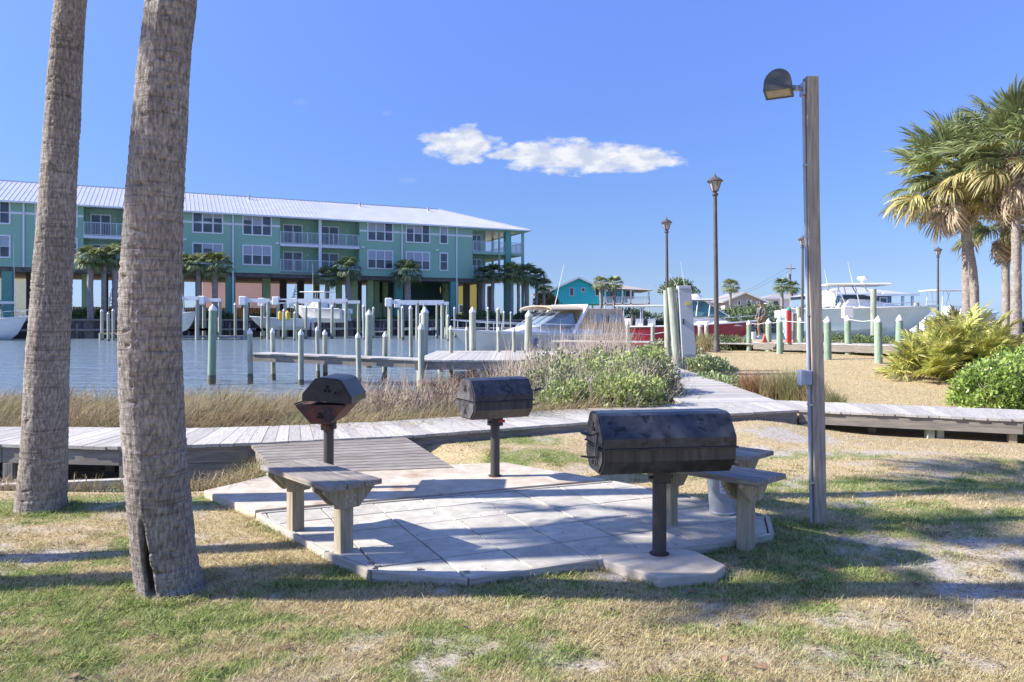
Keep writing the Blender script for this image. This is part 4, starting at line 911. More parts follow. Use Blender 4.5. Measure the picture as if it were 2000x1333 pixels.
CR = [crown_mesh('crown', 1, leaf_green), crown_mesh('crown', 2, leaf_dark), crown_mesh('crown', 3, mat('palm_leaf_olive', (.27, .29, .11), (.15, .18, .06), .5, 3, isl=.35, transl=.25))]
bark_far = mat('far_palm_bark', (.36, .32, .29), (.22, .19, .17), .9, 5)
def far_palm(px, pc, pb, Y, cr, wpx, v, label, zb=None, group='palms along the condo waterfront'):
    c_ = Q(px, pc, Y); zb = Q(px, pb, Y).z if zb is None else zb
    t = thing('palm_tree', (c_.x, Y, zb), 0, label, 'palm tree', group); h = c_.z-zb; r_ = wpx*Y/FX/2; ln_ = random.uniform(-.02, .02)*h
    MB().tube([(0, 0, 0), (ln_, 0, h*.5), (0, 0, h)], [r_*1.1, r_, r_*1.05], 10).build('trunk', bark_far, t, smooth=True)
    o = link('crown', CR[v], t); o.location = (0, 0, h+.1); s = cr*Y/FX/1.0; o.scale = (s, s, s*1.0); o.rotation_euler = (0, 0, random.uniform(0, 6)); return t
FP = [(177, 508, 30, 11, 2, 'first palm from the left along the condo waterfront'), (203, 512, 26, 9, 0, 'palm in the left waterfront group, between its two neighbours'), (224, 506, 30, 12, 0, 'palm of the left waterfront group, right beside the big near trunk'),
      (356, 520, 28, 10, 2, 'pale palm just right of the big near trunk on the far bank'), (387, 520, 26, 9, 0, 'palm before the lower triple window of the condo'), (420, 522, 34, 11, 2, 'palm with a full olive crown in front of the pink building'),
      (640, 545, 26, 9, 1, 'lower dark palm under the second pair of balconies'), (678, 530, 30, 10, 1, 'dark palm beside the right balcony of the pair'), (795, 537, 32, 13, 1, 'dark palm below the middle of the condo'),
      (945, 540, 22, 7, 1, 'dark palm at the left of the group by the condo corner'), (963, 536, 22, 7, 1, 'second palm from the left by the condo corner'), (999, 535, 25, 7, 2, 'yellow-green palm by the condo corner'), (1012, 545, 20, 6, 0, 'small palm tucked beside the yellow-green one'), (1028, 540, 27, 9, 1, 'dark thick palm by the condo corner'), (1048, 545, 22, 6, 1, 'outermost palm by the condo corner'), (1062, 560, 18, 5, 2, 'lowest shaggy palm right of the condo corner')]
for px, pc, cr, wp, v, lb_ in FP:
    X_ = px; sy = float(sea_y((px-1000)*95/FX)); Yy = sy+3.2
    for _ in range(4): Yy = float(sea_y((px-1000)*Yy/FX))+3.2+(px % 3)*.5
    far_palm(px, pc, 0, Yy, cr*1.15, wp, v, lb_, zb=1.55)
for px, pc, pb, Y, cr, wp, v, lb_ in ((1173, 556, 600, 118, 17, 6, 0, 'left palm of the pair in front of the turquoise house'), (1200, 556, 600, 118, 18, 6, 0, 'right palm of the pair in front of the turquoise house'), (1427, 562, 603, 125, 18, 5, 0, 'single small palm among the grey houses'), (1527, 560, 640, 118, 18, 6, 1, 'left palm of the pair by the utility pole'), (1547, 564, 640, 122, 16, 5, 1, 'right palm of the pair by the utility pole')):
    far_palm(px, pc, pb, Y, cr*1.15, wp, v, lb_, zb=1.5, group='small palms among the far houses')

# ------------------------------------------------------------------ shrubs and grasses
def leaf_cloud(name, C, Rr, n, size, m, seed, lump=.35, aspect=.45, up=.3, shell=.45, zmin=None):
    """n leaf faces filling the outer part of a lumpy dome; centre C (local), radii Rr"""
    r = np.random.default_rng(seed); d = r.normal(size=(n, 3)); d /= np.linalg.norm(d, axis=1)[:, None]; d[:, 2] = np.abs(d[:, 2])*1.0-.12
    rad = 1-shell*r.random(n)**1.6
    lum = 1+lump*(fbm(d[:, 0]*2.2+seed+5, d[:, 1]*2.2+d[:, 2]*2.9+7, 3, seed)-.5)*2+.12*(fbm(d[:, 0]*7+5, d[:, 1]*7+d[:, 2]*7, 2, seed+3)-.5)*2
    p = d*(rad*lum)[:, None]*np.array(Rr)+np.array(C)
    if zmin is not None: p[:, 2] = np.maximum(p[:, 2], zmin+.02*r.random(n))
    ax_ = r.normal(size=(n, 3))+d*.9; ax_[:, 2] += up; ax_ /= np.linalg.norm(ax_, axis=1)[:, None]
    sd_ = np.cross(ax_, r.normal(size=(n, 3))); sd_ /= np.linalg.norm(sd_, axis=1)[:, None]; s = size*r.uniform(.6, 1.25, n)[:, None]
    V = np.stack([p, p+ax_*s*.5+sd_*s*aspect*.5, p+ax_*s, p+ax_*s*.5-sd_*s*aspect*.5], 1).reshape(-1, 3); F_ = np.arange(4*n).reshape(n, 4)
    return np_mesh(name, V, F_, m)
def blades(name, P0, hgt, wid, m, seed, arch=.5, segs=3, splay=.35, wind=(0, 0)):
    """curved grass blades rooted at P0 (n,3)"""
    n = len(P0); r = np.random.default_rng(seed); a = r.uniform(0, 2*np.pi, n); h = hgt*r.uniform(.55, 1.15, n) if np.isscalar(hgt) else hgt; dx, dy = np.cos(a), np.sin(a); lean = r.uniform(.1, 1, n)*splay
    V = np.zeros((n, segs*2+1, 3)); sx, sy = -dy, dx
    for i in range(segs+1):
        t_ = i/segs; off = lean*t_+arch*lean*2*t_**2.2; px_ = P0[:, 0]+(dx*off+wind[0]*t_*t_)*h; py_ = P0[:, 1]+(dy*off+wind[1]*t_*t_)*h; pz = P0[:, 2]+h*(t_-arch*.55*t_**2.5*np.minimum(lean*2, 1))
        w_ = wid*(1-.6*t_)
        if i < segs:
            V[:, 2*i] = np.stack([px_-sx*w_, py_-sy*w_, pz], -1); V[:, 2*i+1] = np.stack([px_+sx*w_, py_+sy*w_, pz], -1)
        else: V[:, 2*segs] = np.stack([px_, py_, pz], -1)
    base = (np.arange(n)*(2*segs+1))[:, None]; fs = []
    for i in range(segs-1): fs += [[2*i, 2*i+1, 2*i+3], [2*i, 2*i+3, 2*i+2]]
    fs.append([2*segs-2, 2*segs-1, 2*segs]); F_ = (base[:, None, :]+np.array(fs)[None]).reshape(-1, 3)
    return np_mesh(name, V.reshape(-1, 3), F_, m)
straw_m = mat('dry_marsh_grass', (.50, .38, .22), (.26, .19, .10), .8, .8, isl=.4, c3=(.26, .24, .11), s3=.9, t3=(.42, .62), transl=.25)
twig_m = mat('dry_twigs', (.50, .43, .38), (.30, .25, .21), .9, 2, isl=.35)
bush_green = mat('bush_leaf_green', (.46, .50, .18), (.20, .27, .08), .5, 1.6, isl=.4, transl=.3)
bush_olive = mat('bush_leaf_olive', (.32, .34, .17), (.18, .19, .10), .55, 1.6, isl=.4, transl=.2)
hedge_m = mat('hedge_leaf', (.19, .25, .09), (.08, .12, .045), .5, 1.5, isl=.4, transl=.15)
cover_m = mat('ground_cover_leaf', (.36, .41, .19), (.18, .23, .09), .5, 1.5, isl=.35, transl=.2)
shrub_m = mat('glossy_shrub_leaf', (.40, .50, .12), (.17, .26, .05), .35, 2, isl=.4, transl=.3)
yel_m = mat('palmetto_leaf', (.66, .62, .17), (.36, .40, .10), .5, 2, isl=.35, var=.25, transl=.3)
def twig_ball(name, C, Rr, n, m, seed, r0=.004):
    r = random.Random(seed); mb = MB(); q_ = np.random.default_rng(seed); V = []; Fc = []
    for i in range(n):
        a = r.uniform(0, 6.283); e = r.uniform(.15, 1.45); b0 = np.array([C[0]+r.uniform(-.6, .6)*Rr[0], C[1]+r.uniform(-.6, .6)*Rr[1], C[2]])
        L_ = r.uniform(.6, 1.1); d = np.array([math.cos(a)*math.cos(e)*Rr[0], math.sin(a)*math.cos(e)*Rr[1], math.sin(e)*Rr[2]])*L_*.75
        p = b0.copy(); s = np.cross(d, [.3, .2, 1.]); s = s/np.linalg.norm(s); w_ = r0*r.uniform(.6, 1.5); k = len(V); N_ = 5
        for j in range(N_+1):
            t_ = j/N_; pt = b0+d*t_+q_.normal(0, .025, 3)*(t_ > 0); V.append(pt-s*w_*(1-.7*t_)); V.append(pt+s*w_*(1-.7*t_))
            if j: Fc.append((k+2*j-2, k+2*j-1, k+2*j+1, k+2*j))
            if j in (2, 3, 4):
                for _ in range(2):
                    e2 = pt+(d*.22+q_.normal(0, .09, 3)); kk = len(V); V += [pt-s*w_*.5, pt+s*w_*.5, e2+s*w_*.3, e2-s*w_*.3]; Fc.append((kk, kk+1, kk+2, kk+3))
    return np_mesh(name, np.array(V), np.array(Fc), m)
def shrub(name, label, cat, base, parts, group=None):
    t = thing(name, base, 0, label, cat, group)
    for nm, me in parts:
        o = link(nm, me, t)
        if nm == 'foliage' or nm == 'twigs': o['kind'] = 'stuff'
    return t
# big coastal shrub between the boardwalk, the dock and the path
bx_ = [(1215, 775, 12.5, .85, .65, .72, 'g'), (1125, 785, 12.5, .8, .65, .66, 'g'), (1275, 770, 14.0, .62, .8, .85, 'o'), (1060, 770, 13.6, 1.0, .9, .78, 'o'), (1165, 745, 15.0, 1.3, 1.1, 1.02, 'g'), (1258, 730, 17.0, .85, 1.2, .95, 'g'), (1080, 720, 16.8, 1.3, 1.2, 1.0, 'o'), (1190, 710, 18.4, 1.0, 1.0, 1.05, 'o'), (1290, 690, 24.5, 1.6, 1.6, .7, 'o'), (1240, 700, 27, 2.0, 1.6, .8, 'o')]
lbl = ['bright green leafy shrub behind the big grill, close to the boardwalk', 'leafy green shrub at the right end of the small grill, next to the boardwalk', 'grey-green shrub overhanging the left side of the branching path', 'olive shrub with dry twigs behind the small closed grill', 'tall light green shrub in the middle of the thicket', 'olive shrub beside the upper branching path', 'twiggy olive shrub in front of the dock', 'olive shrub nearest the dock landing', 'low olive bush left of the white electrical cabinet', 'dark olive bush before the red hull']
for i, (px, py, Y, rx, ry, rz_, kd) in enumerate(bx_):
    X_ = (px-1000)*Y/FX; zb = float(H(X_, Y))-.05
    if i < 8: rz_ = ((.80, .74, .86, .86, 1.0, 1.02, 1.12, 1.2)[i]-zb)*1.02
    n = 7500 if kd == 'g' else 6500
    shrub('coastal_shrub', lbl[i], 'shrub', (X_, Y, zb), [('foliage', leaf_cloud('foliage', (0, 0, .08), (rx, ry, rz_), n, .085 if Y < 16 else .11, bush_green if kd == 'g' else bush_olive, 60+i, .4, zmin=0)),
          ('twigs', twig_ball('twigs', (0, 0, 0), (rx*1.2, ry*1.15, rz_*1.35), 420 if kd == 'o' else 200, twig_m, 80+i, .006))], 'shrubs in the thicket beside the path')
# dry twiggy shrubs
dry = [(765, 815, 11.8, 1.0, .7, .62), (830, 805, 12.6, .9, .8, .62), (715, 790, 13.2, .7, .8, .7), (880, 790, 13.6, .9, .8, .75), (1020, 770, 14.6, .9, .9, .8), (1062, 720, 17.5, 1.2, 1.0, 1.15), (1130, 700, 18.6, 1.2, .9, 1.35), (1185, 690, 19.0, .8, .8, 1.6)]
for i, (px, py, Y, rx, ry, rz_) in enumerate(dry):
    X_ = (px-1000)*Y/FX; zb = float(H(X_, Y))-.05; rz_ = (.62, .74, .72, .80, .95, 1.3, 1.42, 1.8)[i]-zb
    shrub('dry_shrub', ['leafless twiggy shrub behind the ramp', 'leafless shrub left of the small closed grill', 'dry shrub between the rusty grill and the finger pier', 'reddish dry shrub behind the small closed grill', 'dry shrub under the dock edge', 'bare shrub rising beside the dock corner', 'bare branched shrub in front of the cream cruiser', 'tallest bare shrub against the tan boat canvas'][i], 'shrub', (X_, Y, zb),
          [('twigs', twig_ball('twigs', (0, 0, 0), (rx*1.2, ry*1.2, rz_*1.3), 900, mat('tawny_twigs', (.46, .38, .30), (.24, .18, .13), .9, 2, isl=.4) if i != 3 else mat('reddish_twigs', (.36, .2, .12), (.2, .11, .07), .9, 2, isl=.3), 180+i, .005)),
           ('foliage', leaf_cloud('foliage', (0, 0, .02), (rx, ry, rz_*.8), 2600, .055, mat('dry_leaf', (.34, .27, .19), (.18, .14, .10), .8, 2, isl=.4), 190+i, .5, zmin=0))], 'dry shrubs by the canal edge')
# ground cover and hedges by the lantern post
for i, (px, py, Y, rx, ry, rz_, n, m_, lb_) in enumerate(((1398, 740, 16.8, .62, 1.9, .42, 7000, cover_m, 'low pale green ground cover mound right of the path'), (1372, 725, 20.2, .7, 1.5, .40, 5000, cover_m, 'ground cover mound at the foot of the lantern post'),
                                               (1405, 690, 27.5, 1.5, .8, .62, 5200, hedge_m, 'dark clipped hedge behind the nearest lantern post'), (1280, 690, 29, 1.6, .9, .7, 4000, hedge_m, 'dark hedge left of the white cabinet'),
                                               (1640, 690, 30, 1.9, .8, .65, 5000, hedge_m, 'dark hedge behind the raised walkway'), (1720, 690, 29, 1.6, .8, .62, 4200, hedge_m, 'dark hedge between walkway and palmetto'))):
    X_ = (px-1000)*Y/FX; zb = float(H(X_, Y))-.03
    shrub('hedge' if m_ is hedge_m else 'ground_cover_plant', lb_, 'hedge' if m_ is hedge_m else 'ground cover', (X_, Y, zb), [('foliage', leaf_cloud('foliage', (0, 0, .0), (rx, ry, rz_), n, .09, m_, 230+i, .25, zmin=0))])
# glossy shrub at the right edge, in front of the palms
for i, (px, Y, rx, ry, rz_, n) in enumerate(((1955, 14.4, 1.05, .9, .95, 8000), (2080, 14.2, 1.1, .9, 1.1, 8000), (2010, 15.8, 1.2, .9, 1.15, 5000))):
    X_ = (px-1000)*Y/FX; zb = float(H(X_, Y))-.02
    shrub('leafy_shrub', ['dense glossy green shrub at the right edge of the photo', 'glossy shrub cut by the right edge of the photo', 'taller glossy shrub behind at the right edge'][i], 'shrub', (X_, Y, zb), [('foliage', leaf_cloud('foliage', (0, 0, .08), (rx, ry, rz_), n, .10, shrub_m, 260+i, .5, .5, zmin=.02)), ('twigs', twig_ball('twigs', (0, 0, 0), (rx*.9, ry*.9, rz_), 60, twig_m, 270+i, .008))])
# saw palmetto thicket: every fan is a part
PF = [frond_mesh('fan_palmetto', 300+s, yel_m, nleaf=24, petiole=.38, rad=.46, droop=.35, segs=3, width=.022, spread=4.2) for s in range(3)]
PF2 = [frond_mesh('fan_palmetto_yellow', 310+s, leaf_yellow, nleaf=24, petiole=.35, rad=.45, droop=.5, segs=3, width=.022, spread=3.6) for s in range(2)]
for i, (px, Y, rx, h, nf) in enumerate(((1815, 18.1, .42, .85, 80), (1856, 18.5, .62, 1.25, 130), (1912, 18.2, .68, 1.35, 150), (1880, 19.6, .85, 1.5, 100))):
    X_ = (px-1000)*Y/FX; zb = float(H(X_, Y)); r = random.Random(400+i)
    t = thing('palmetto_bush', (X_, Y, zb), 0, ['low outer palmetto clump at the left of the thicket', 'broad yellow-green palmetto in the middle of the thicket', 'palmetto clump nearest the palm trunks', 'palmetto clump at the back of the thicket'][i], 'palmetto', 'saw palmettos under the palms')
    for k in range(nf):
        a = r.uniform(0, 6.283); q_ = r.random()**.5; el = 1.25-q_*.9; o = link('fan_leaf', r.choice(PF if r.random() < .8 else PF2), t)
        o.location = (math.cos(a)*rx*q_*.75, math.sin(a)*rx*q_*.6, h*(.10+.80*(1-q_**2)*r.random()**.6)); s = r.uniform(.62, .92); o.scale = (s, s, s)
        o.rotation_euler = (Matrix.Rotation(a+r.uniform(-.4, .4), 3, 'Z')@Matrix.Rotation(-el+r.uniform(-.25, .25), 3, 'Y')@Matrix.Rotation(r.uniform(-.8, .8), 3, 'X')).to_euler()
# tall ornamental grass clumps
orn = mat('ornamental_grass', (.50, .40, .22), (.30, .26, .12), .8, 1.5, isl=.35, transl=.3); orn2 = mat('ornamental_grass_green', (.36, .36, .17), (.24, .22, .1), .8, 1.5, isl=.35, transl=.3); rusty_g = mat('ornamental_grass_rust', (.42, .24, .12), (.26, .15, .08), .8, 1.5, isl=.35, transl=.3)
for i, (px, Y, h, rad, m_, n, lb_) in enumerate(((1470, 14.8, .72, .22, rusty_g, 900, 'rust brown grass clump at the left end of the row by the path'), (1512, 14.4, .78, .24, orn, 1100, 'golden feathery grass clump between the rust one and the post'), (1550, 14.2, .85, .25, orn2, 1200, 'largest golden green grass clump left of the wooden light post'), (1585, 13.9, .66, .22, orn, 900, 'golden grass clump behind the wooden light post'),
                                    (1625, 13.6, .45, .2, orn2, 700, 'low grey green grass clump right of the wooden light post'), (1440, 27.5, .6, .3, orn, 500, 'distant dry grass clump by the raised walkway'), (1290, 25.5, .7, .3, rusty_g, 500, 'reddish grass tuft left of the cabinet'), (1375, 25.9, .75, .3, orn, 500, 'dry grass tuft before the red boat'))):
    X_ = (px-1000)*Y/FX; r = np.random.default_rng(500+i); q_ = r.normal(0, rad*.5, (n, 2)); Z = np.zeros(n)
    t = thing('grass_clump', (X_, Y, float(H(X_, Y))-.02), 0, lb_, 'ornamental grass', 'ornamental grass clumps')
    o = link('grass_blades', blades('grass_blades', np.stack([q_[:, 0], q_[:, 1], Z], -1), h, .0045, m_, 510+i, arch=.55, segs=4, splay=.36), t); o['kind'] = 'stuff'
# marsh grass along the shore
n = 60000; r = rng; Xs = r.uniform(-13, 1.6, n); u_ = r.random(n); Ys = walk_y(Xs)+1.5+u_**1.2*np.minimum(4.6, 15.0-walk_y(Xs)-1.5)
keep = (fbm(Xs*.7, Ys*.7, 3, 91) > .3); Xs, Ys = Xs[keep], Ys[keep]; hh = (.42+.42*(fbm(Xs*.9, Ys*.9, 3, 99)))*r.uniform(.55, 1.2, len(Xs))*(1+.2*(Xs < -3))
me = blades('marsh_grass', np.stack([Xs, Ys, H(Xs, Ys)], -1), hh, .006, straw_m, 9, arch=.9, segs=3, splay=.75, wind=(.25, 0))
tag(link('marsh_grass', me), 'dry brown marsh grass between the boardwalk and the canal', 'marsh grass', kind='stuff')
n = 9000; Xs = r.uniform(-8, -2.7, n); Ys = r.uniform(7.5, 8.9, n); k_ = Ys < walk_y(Xs)+.6; Xs, Ys = Xs[k_], Ys[k_]
me = blades('marsh_grass', np.stack([Xs, Ys, H(Xs, Ys)], -1), .26, .0045, straw_m, 10, arch=.9, segs=3, splay=.7)
tag(link('marsh_grass', me), 'dry grass growing in the hollow under the left boardwalk', 'marsh grass', kind='stuff')
# lawn
def in_poly(x, y, poly):
    c_ = np.zeros(len(x), bool); j = len(poly)-1
    for i in range(len(poly)):
        xi, yi = poly[i][0], poly[i][1]; xj, yj = poly[j][0], poly[j][1]
        with np.errstate(divide='ignore', invalid='ignore'): c_ ^= ((yi > y) != (yj > y)) & (x < (xj-xi)*(y-yi)/(yj-yi+1e-12)+xi)
        j = i
    return c_
blade_m = ground_material('grass_blades', True)
def lawn(n, y0, y1, seed, hgt, wid, label, powr=2.2, mx=1.2, cond=None):
    r = np.random.default_rng(seed); a, b_ = y0**(1-powr), y1**(1-powr); Y = (a+(b_-a)*r.random(n))**(1/(1-powr)); X = r.uniform(-1, 1, n)*(Y*.70+mx)
    ok = ~in_poly(X, Y, [(p[0], p[1]) for p in hull]) & ~in_poly(X, Y, [(p.x, p.y) for p in slab]) & ~in_poly(X, Y, [(p.x, p.y) for p in base_pts]) & ~in_poly(X, Y, [(p.x, p.y) for p in (RA, RB, RC, RD)])
    ok &= ~((Y > walk_y(X)-.02) & (Y < walk_y(X)+1.5)); 
    if cond is not None: ok &= cond(X, Y)
    X, Y = X[ok], Y[ok]; g, b2 = cover(X, Y); kp = r.random(len(X)) > b2*.93; X, Y, g, b2 = X[kp], Y[kp], g[kp], b2[kp]
    tuft = fbm(X*9, Y*9, 2, seed+3); hh = hgt*(.45+1.1*tuft)*r.uniform(.4, 1.2, len(X)); a = r.uniform(0, 2*np.pi, len(X)); le = r.uniform(.4, 2.4, len(X)); w_ = wid*r.uniform(.6, 1.3, len(X))*(Y/5)**.5
    base_ = np.stack([X, Y, H(X, Y)-.002], -1); sx = np.stack([-np.sin(a)*w_, np.cos(a)*w_, np.zeros_like(w_)], -1); tip = base_+np.stack([np.cos(a)*le*hh, np.sin(a)*le*hh, hh], -1)
    V = np.stack([base_-sx, base_+sx, tip], 1).reshape(-1, 3); F_ = np.arange(len(V)).reshape(-1, 3)
    me = np_mesh('lawn_grass', V, F_, blade_m)
    gg = np.clip(g*(.55+.9*r.random(len(X))), 0, 1); gg = (gg > .45)*gg
    for nm, at_ in (('green', gg), ('bare', b2*.5)): at = me.attributes.new(nm, 'FLOAT', 'POINT'); at.data.foreach_set('value', np.repeat(at_, 3).astype(np.float32))
    tag(link('lawn_grass', me), label, 'grass', kind='stuff')
beyond = lambda X, Y: (Y > walk_y(X)+1.4) & (X > np.interp(Y, [10, 14, 18, 24, 30, 40], [2.4, 4.6, 4.9, 5.2, 6, 8])) & (Y > 11)
lawn(700000, 3.1, 12, 71, .024, .0026, 'short patchy grass, straw coloured with green patches, around the patio', cond=lambda X, Y: (Y < walk_y(X)) & ~((X < -2.7) & (Y > 7.3)))
lawn(560000, 11, 30, 72, .028, .0022, 'dry tan grass on the slope beyond the boardwalk', 1.6, 1.0, cond=beyond)
# fallen leaves on the lawn
lf = mat('fallen_leaf', (.25, .15, .08), (.14, .08, .05), .8, 20, var=.3)
for i in range(46):
    px, py = random.uniform(1050, 1980), random.uniform(1040, 1320)
    if i > 30: px, py = random.uniform(20, 1000), random.uniform(1150, 1325)
    p = P(px, py, .02); s = random.uniform(.018, .04); a = random.uniform(0, 6)
    if i == 0:
        lm = MB().add([(-1, 0, 0), (-.3, .42, .12), (.5, .3, .2), (1.1, 0, .05), (.5, -.33, .16), (-.3, -.4, .1)], [(0, 1, 2, 3, 4, 5)]).mesh('fallen_leaf', lf)
    o = link('fallen_leaf', lm); o.location = (p.x, p.y, float(H(p.x, p.y))+.015); o.rotation_euler = (random.uniform(-.4, .4), random.uniform(-.4, .4), a); o.scale = (s, s, s)
    tag(o, 'small brown fallen leaf lying on the lawn', 'leaf', 'fallen leaves on the lawn')

# leaf litter, needles and twigs strewn over lawn and patio
n = 5200; r = np.random.default_rng(88); Y = 3.2+7.5*r.random(n)**1.5; X = r.uniform(-1, 1, n)*(Y*.7+.6); wgt = np.where((X > .5) & (Y < 6.5), 1, .35); k_ = r.random(n) < wgt; X, Y = X[k_], Y[k_]
k_ = (Y < walk_y(X)-.05) & ~((X < -2.7) & (Y > 7.3)) & ~in_poly(X, Y, [(p.x, p.y) for p in (RA, RB, RC, RD)]) & ~in_poly(X, Y, [(p.x, p.y) for p in base_pts]); X, Y = X[k_], Y[k_]
onp = in_poly(X, Y, [(p[0], p[1]) for p in hull]) | in_poly(X, Y, [(p.x, p.y) for p in slab]); k_ = ~onp | (r.random(len(X)) < .3); X, Y, onp = X[k_], Y[k_], onp[k_]
Z = np.where(onp, .074, H(X, Y)+.012); a = r.uniform(0, 2*np.pi, len(X)); ln_ = r.uniform(.008, .03, len(X))*np.where(onp, .6, 1); w_ = ln_*r.uniform(.08, .4, len(X)); dx, dy = np.cos(a), np.sin(a)
V = np.stack([np.stack([X-dx*ln_, Y-dy*ln_, Z], -1), np.stack([X-dy*w_, Y+dx*w_, Z+.006], -1), np.stack([X+dx*ln_, Y+dy*ln_, Z+.003], -1), np.stack([X+dy*w_, Y-dx*w_, Z+.002], -1)], 1).reshape(-1, 3)
tag(link('leaf_litter', np_mesh('leaf_litter', V, np.arange(len(V)).reshape(-1, 4), mat('litter', (.20, .13, .08), (.09, .06, .04), .9, 4, isl=.5))), 'small brown leaf litter scattered over the lawn and patio', 'leaf litter', kind='stuff')
# taller weedy tufts in the lawn
n = 26000; r = np.random.default_rng(89); cx_ = r.uniform(-5, 6, 420); cy_ = r.uniform(3.4, 9, 420); ii = r.integers(0, 420, n); X = cx_[ii]+r.normal(0, .05, n); Y = cy_[ii]+r.normal(0, .05, n)
ex, ey = [], []
for (qx, qy, qr, qn) in ((P(327, 1165).x, Yp, .27, 900), (Q(78, 1000, Yq).x, Yq, .25, 700), (bx, by, .09, 260), (P(660, 1090).x, P(660, 1090).y, .09, 160), (P(587, 1060).x, P(587, 1060).y, .09, 160), (P(1447, 1078).x, P(1447, 1078).y, .1, 300)):
    t_ = r.uniform(0, 6.283, qn); rr_ = qr+np.abs(r.normal(0, .035, qn)); ex.append(qx+np.cos(t_)*rr_); ey.append(qy+np.sin(t_)*rr_)
for pl_ in (hull, [(p.x, p.y) for p in base_pts], [(p.x, p.y) for p in slab]):
    for q0, q1 in zip(pl_, list(pl_[1:])+[pl_[0]]):
        dd = math.hypot(q1[0]-q0[0], q1[1]-q0[1]); qn = int(dd*420); t_ = r.random(qn); t_ = t_[fbm(t_*dd*3+q0[0]*7, t_*0+q0[1], 3, 5) > .45]; ex.append(q0[0]+(q1[0]-q0[0])*t_+r.normal(0, .035, len(t_))); ey.append(q0[1]+(q1[1]-q0[1])*t_+r.normal(0, .035, len(t_)))
X = np.concatenate([X]+ex); Y = np.concatenate([Y]+ey)
k_ = (Y < walk_y(X)-.05) & ~((X < -2.7) & (Y > 7.3)) & ~in_poly(X, Y, [(p.x, p.y) for p in (RA, RB, RC, RD)]) & ~in_poly(X, Y, [(p.x, p.y) for p in base_pts]) & ~in_poly(X, Y, [(p[0], p[1]) for p in hull]) & ~in_poly(X, Y, [(p.x, p.y) for p in slab]); X, Y = X[k_], Y[k_]
me = blades('lawn_weeds', np.stack([X, Y, H(X, Y)], -1), .06, .0028, blade_m, 90, arch=.8, segs=2, splay=.9); g, b2 = cover(X, Y)
for nm, at_ in (('green', np.clip(g*1.2+.25*(r.random(len(X)) > .5), 0, 1)), ('bare', b2*.2)): at = me.attributes.new(nm, 'FLOAT', 'POINT'); at.data.foreach_set('value', np.repeat(at_, 5).astype(np.float32))
tag(link('lawn_weeds', me), 'taller tufts of grass and weeds dotted over the lawn', 'weeds', kind='stuff')
# ------------------------------------------------------------------ condo building
teal = mat('teal_siding', (.30, .50, .37), (.28, .47, .35), .75, 1.2, (1, 1, 9), .15, var=0)
teal_dark = mat('teal_columns', (.14, .36, .29), (.12, .32, .26), .7, 2)
lime = mat('pale_green_column', (.42, .52, .26), (.34, .43, .20), .75, 2)
trim = mat('white_trim', (.78, .80, .80), (.72, .74, .74), .5, 3)
roof_m = mat('white_metal_roof', (.56, .56, .60), (.49, .49, .53), .4, .6, metal=.1, spec=.6)
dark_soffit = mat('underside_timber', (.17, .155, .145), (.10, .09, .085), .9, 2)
AB = math.atan2(26.7, 58.0); cA, sA = math.cos(AB), math.sin(AB); OX, OY = -55.4-.8*sA, 80.3+.8*cA
def Fc(px, py=0, v=0.0):
    k = (px-1000)/FX; u = (k*(OY+v*cA)-OX+v*sA)/(cA-k*sA); Y = OY+u*sA+v*cA; return u, CZ-(py-HY)*Y/FX
condo = thing('condo_building', (OX, OY, 0), AB, 'long teal condo block on piers with a white metal roof across the canal', 'building')
Uf = lambda px, v=0.0: Fc(px, 0, v)[0]
ZE = 14.75; ZB = 7.62; ZG = 1.6; UL = -24; UT = 63.9; UR = Uf(1020); DV = 16
rec = [(Uf(163), Uf(330)), (Uf(547), Uf(702))]; uC = Uf(923); uW = Uf(960)
walls = MB(); e = UL
for a, b_ in rec: walls.span(e, a, 0, DV, ZB, ZE-.02); walls.span(a+.002, b_-.002, 1.9, DV, ZB, ZE-.02); e = b_
walls.span(e, uC, 0, DV, ZB, ZE-.02); walls.span(uC+.002, uW, 2.2, DV, ZB, ZE-.02)
walls.build('wall', teal, condo)
# roof, hipped at the right end
zr = 18.25; ur = 52.9; ev = -.8; eb = DV+.8; vm = DV/2
MB().add([(UL, ev, ZE), (UT, ev, ZE), (UT, eb, ZE), (UL, eb, ZE), (UL, vm, zr), (ur, vm, zr)], [(0, 1, 5, 4), (1, 2, 5), (2, 3, 4, 5), (0, 4, 3), (0, 3, 2, 1)]).build('roof', roof_m, condo)
sm_ = MB(); u = UL+.2
while u < UT-.1:
    f = 1 if u <= ur else max((UT-u)/(UT-ur), .02); v1 = ev+(vm-ev)*f; z1 = ZE+(zr-ZE)*f
    sm_.add([(u-.03, ev, ZE+.005), (u+.03, ev, ZE+.005), (u+.03, ev, ZE+.035), (u-.03, ev, ZE+.035), (u-.03, v1, z1+.005), (u+.03, v1, z1+.005), (u+.03, v1, z1+.035), (u-.03, v1, z1+.035)], [(0, 1, 2, 3), (4, 5, 6, 7), (0, 1, 5, 4), (1, 2, 6, 5), (2, 3, 7, 6), (3, 0, 4, 7)]); u += .48
v = ev+.3
while v < eb-.2:
    f = 1-abs((v-vm)/(vm-ev)); u1 = UT-(UT-ur)*f; z1 = ZE+(zr-ZE)*f
    sm_.add([(UT, v-.03, ZE+.005), (UT, v+.03, ZE+.005), (UT, v+.03, ZE+.035), (UT, v-.03, ZE+.035), (u1, v-.03, z1+.005), (u1, v+.03, z1+.005), (u1, v+.03, z1+.035), (u1, v-.03, z1+.035)], [(0, 1, 2, 3), (4, 5, 6, 7), (0, 1, 5, 4), (1, 2, 6, 5), (2, 3, 7, 6), (3, 0, 4, 7)]); v += .48
s_ = sm_.build('roof_seam', roof_m, condo); s_['kind'] = 'stuff'
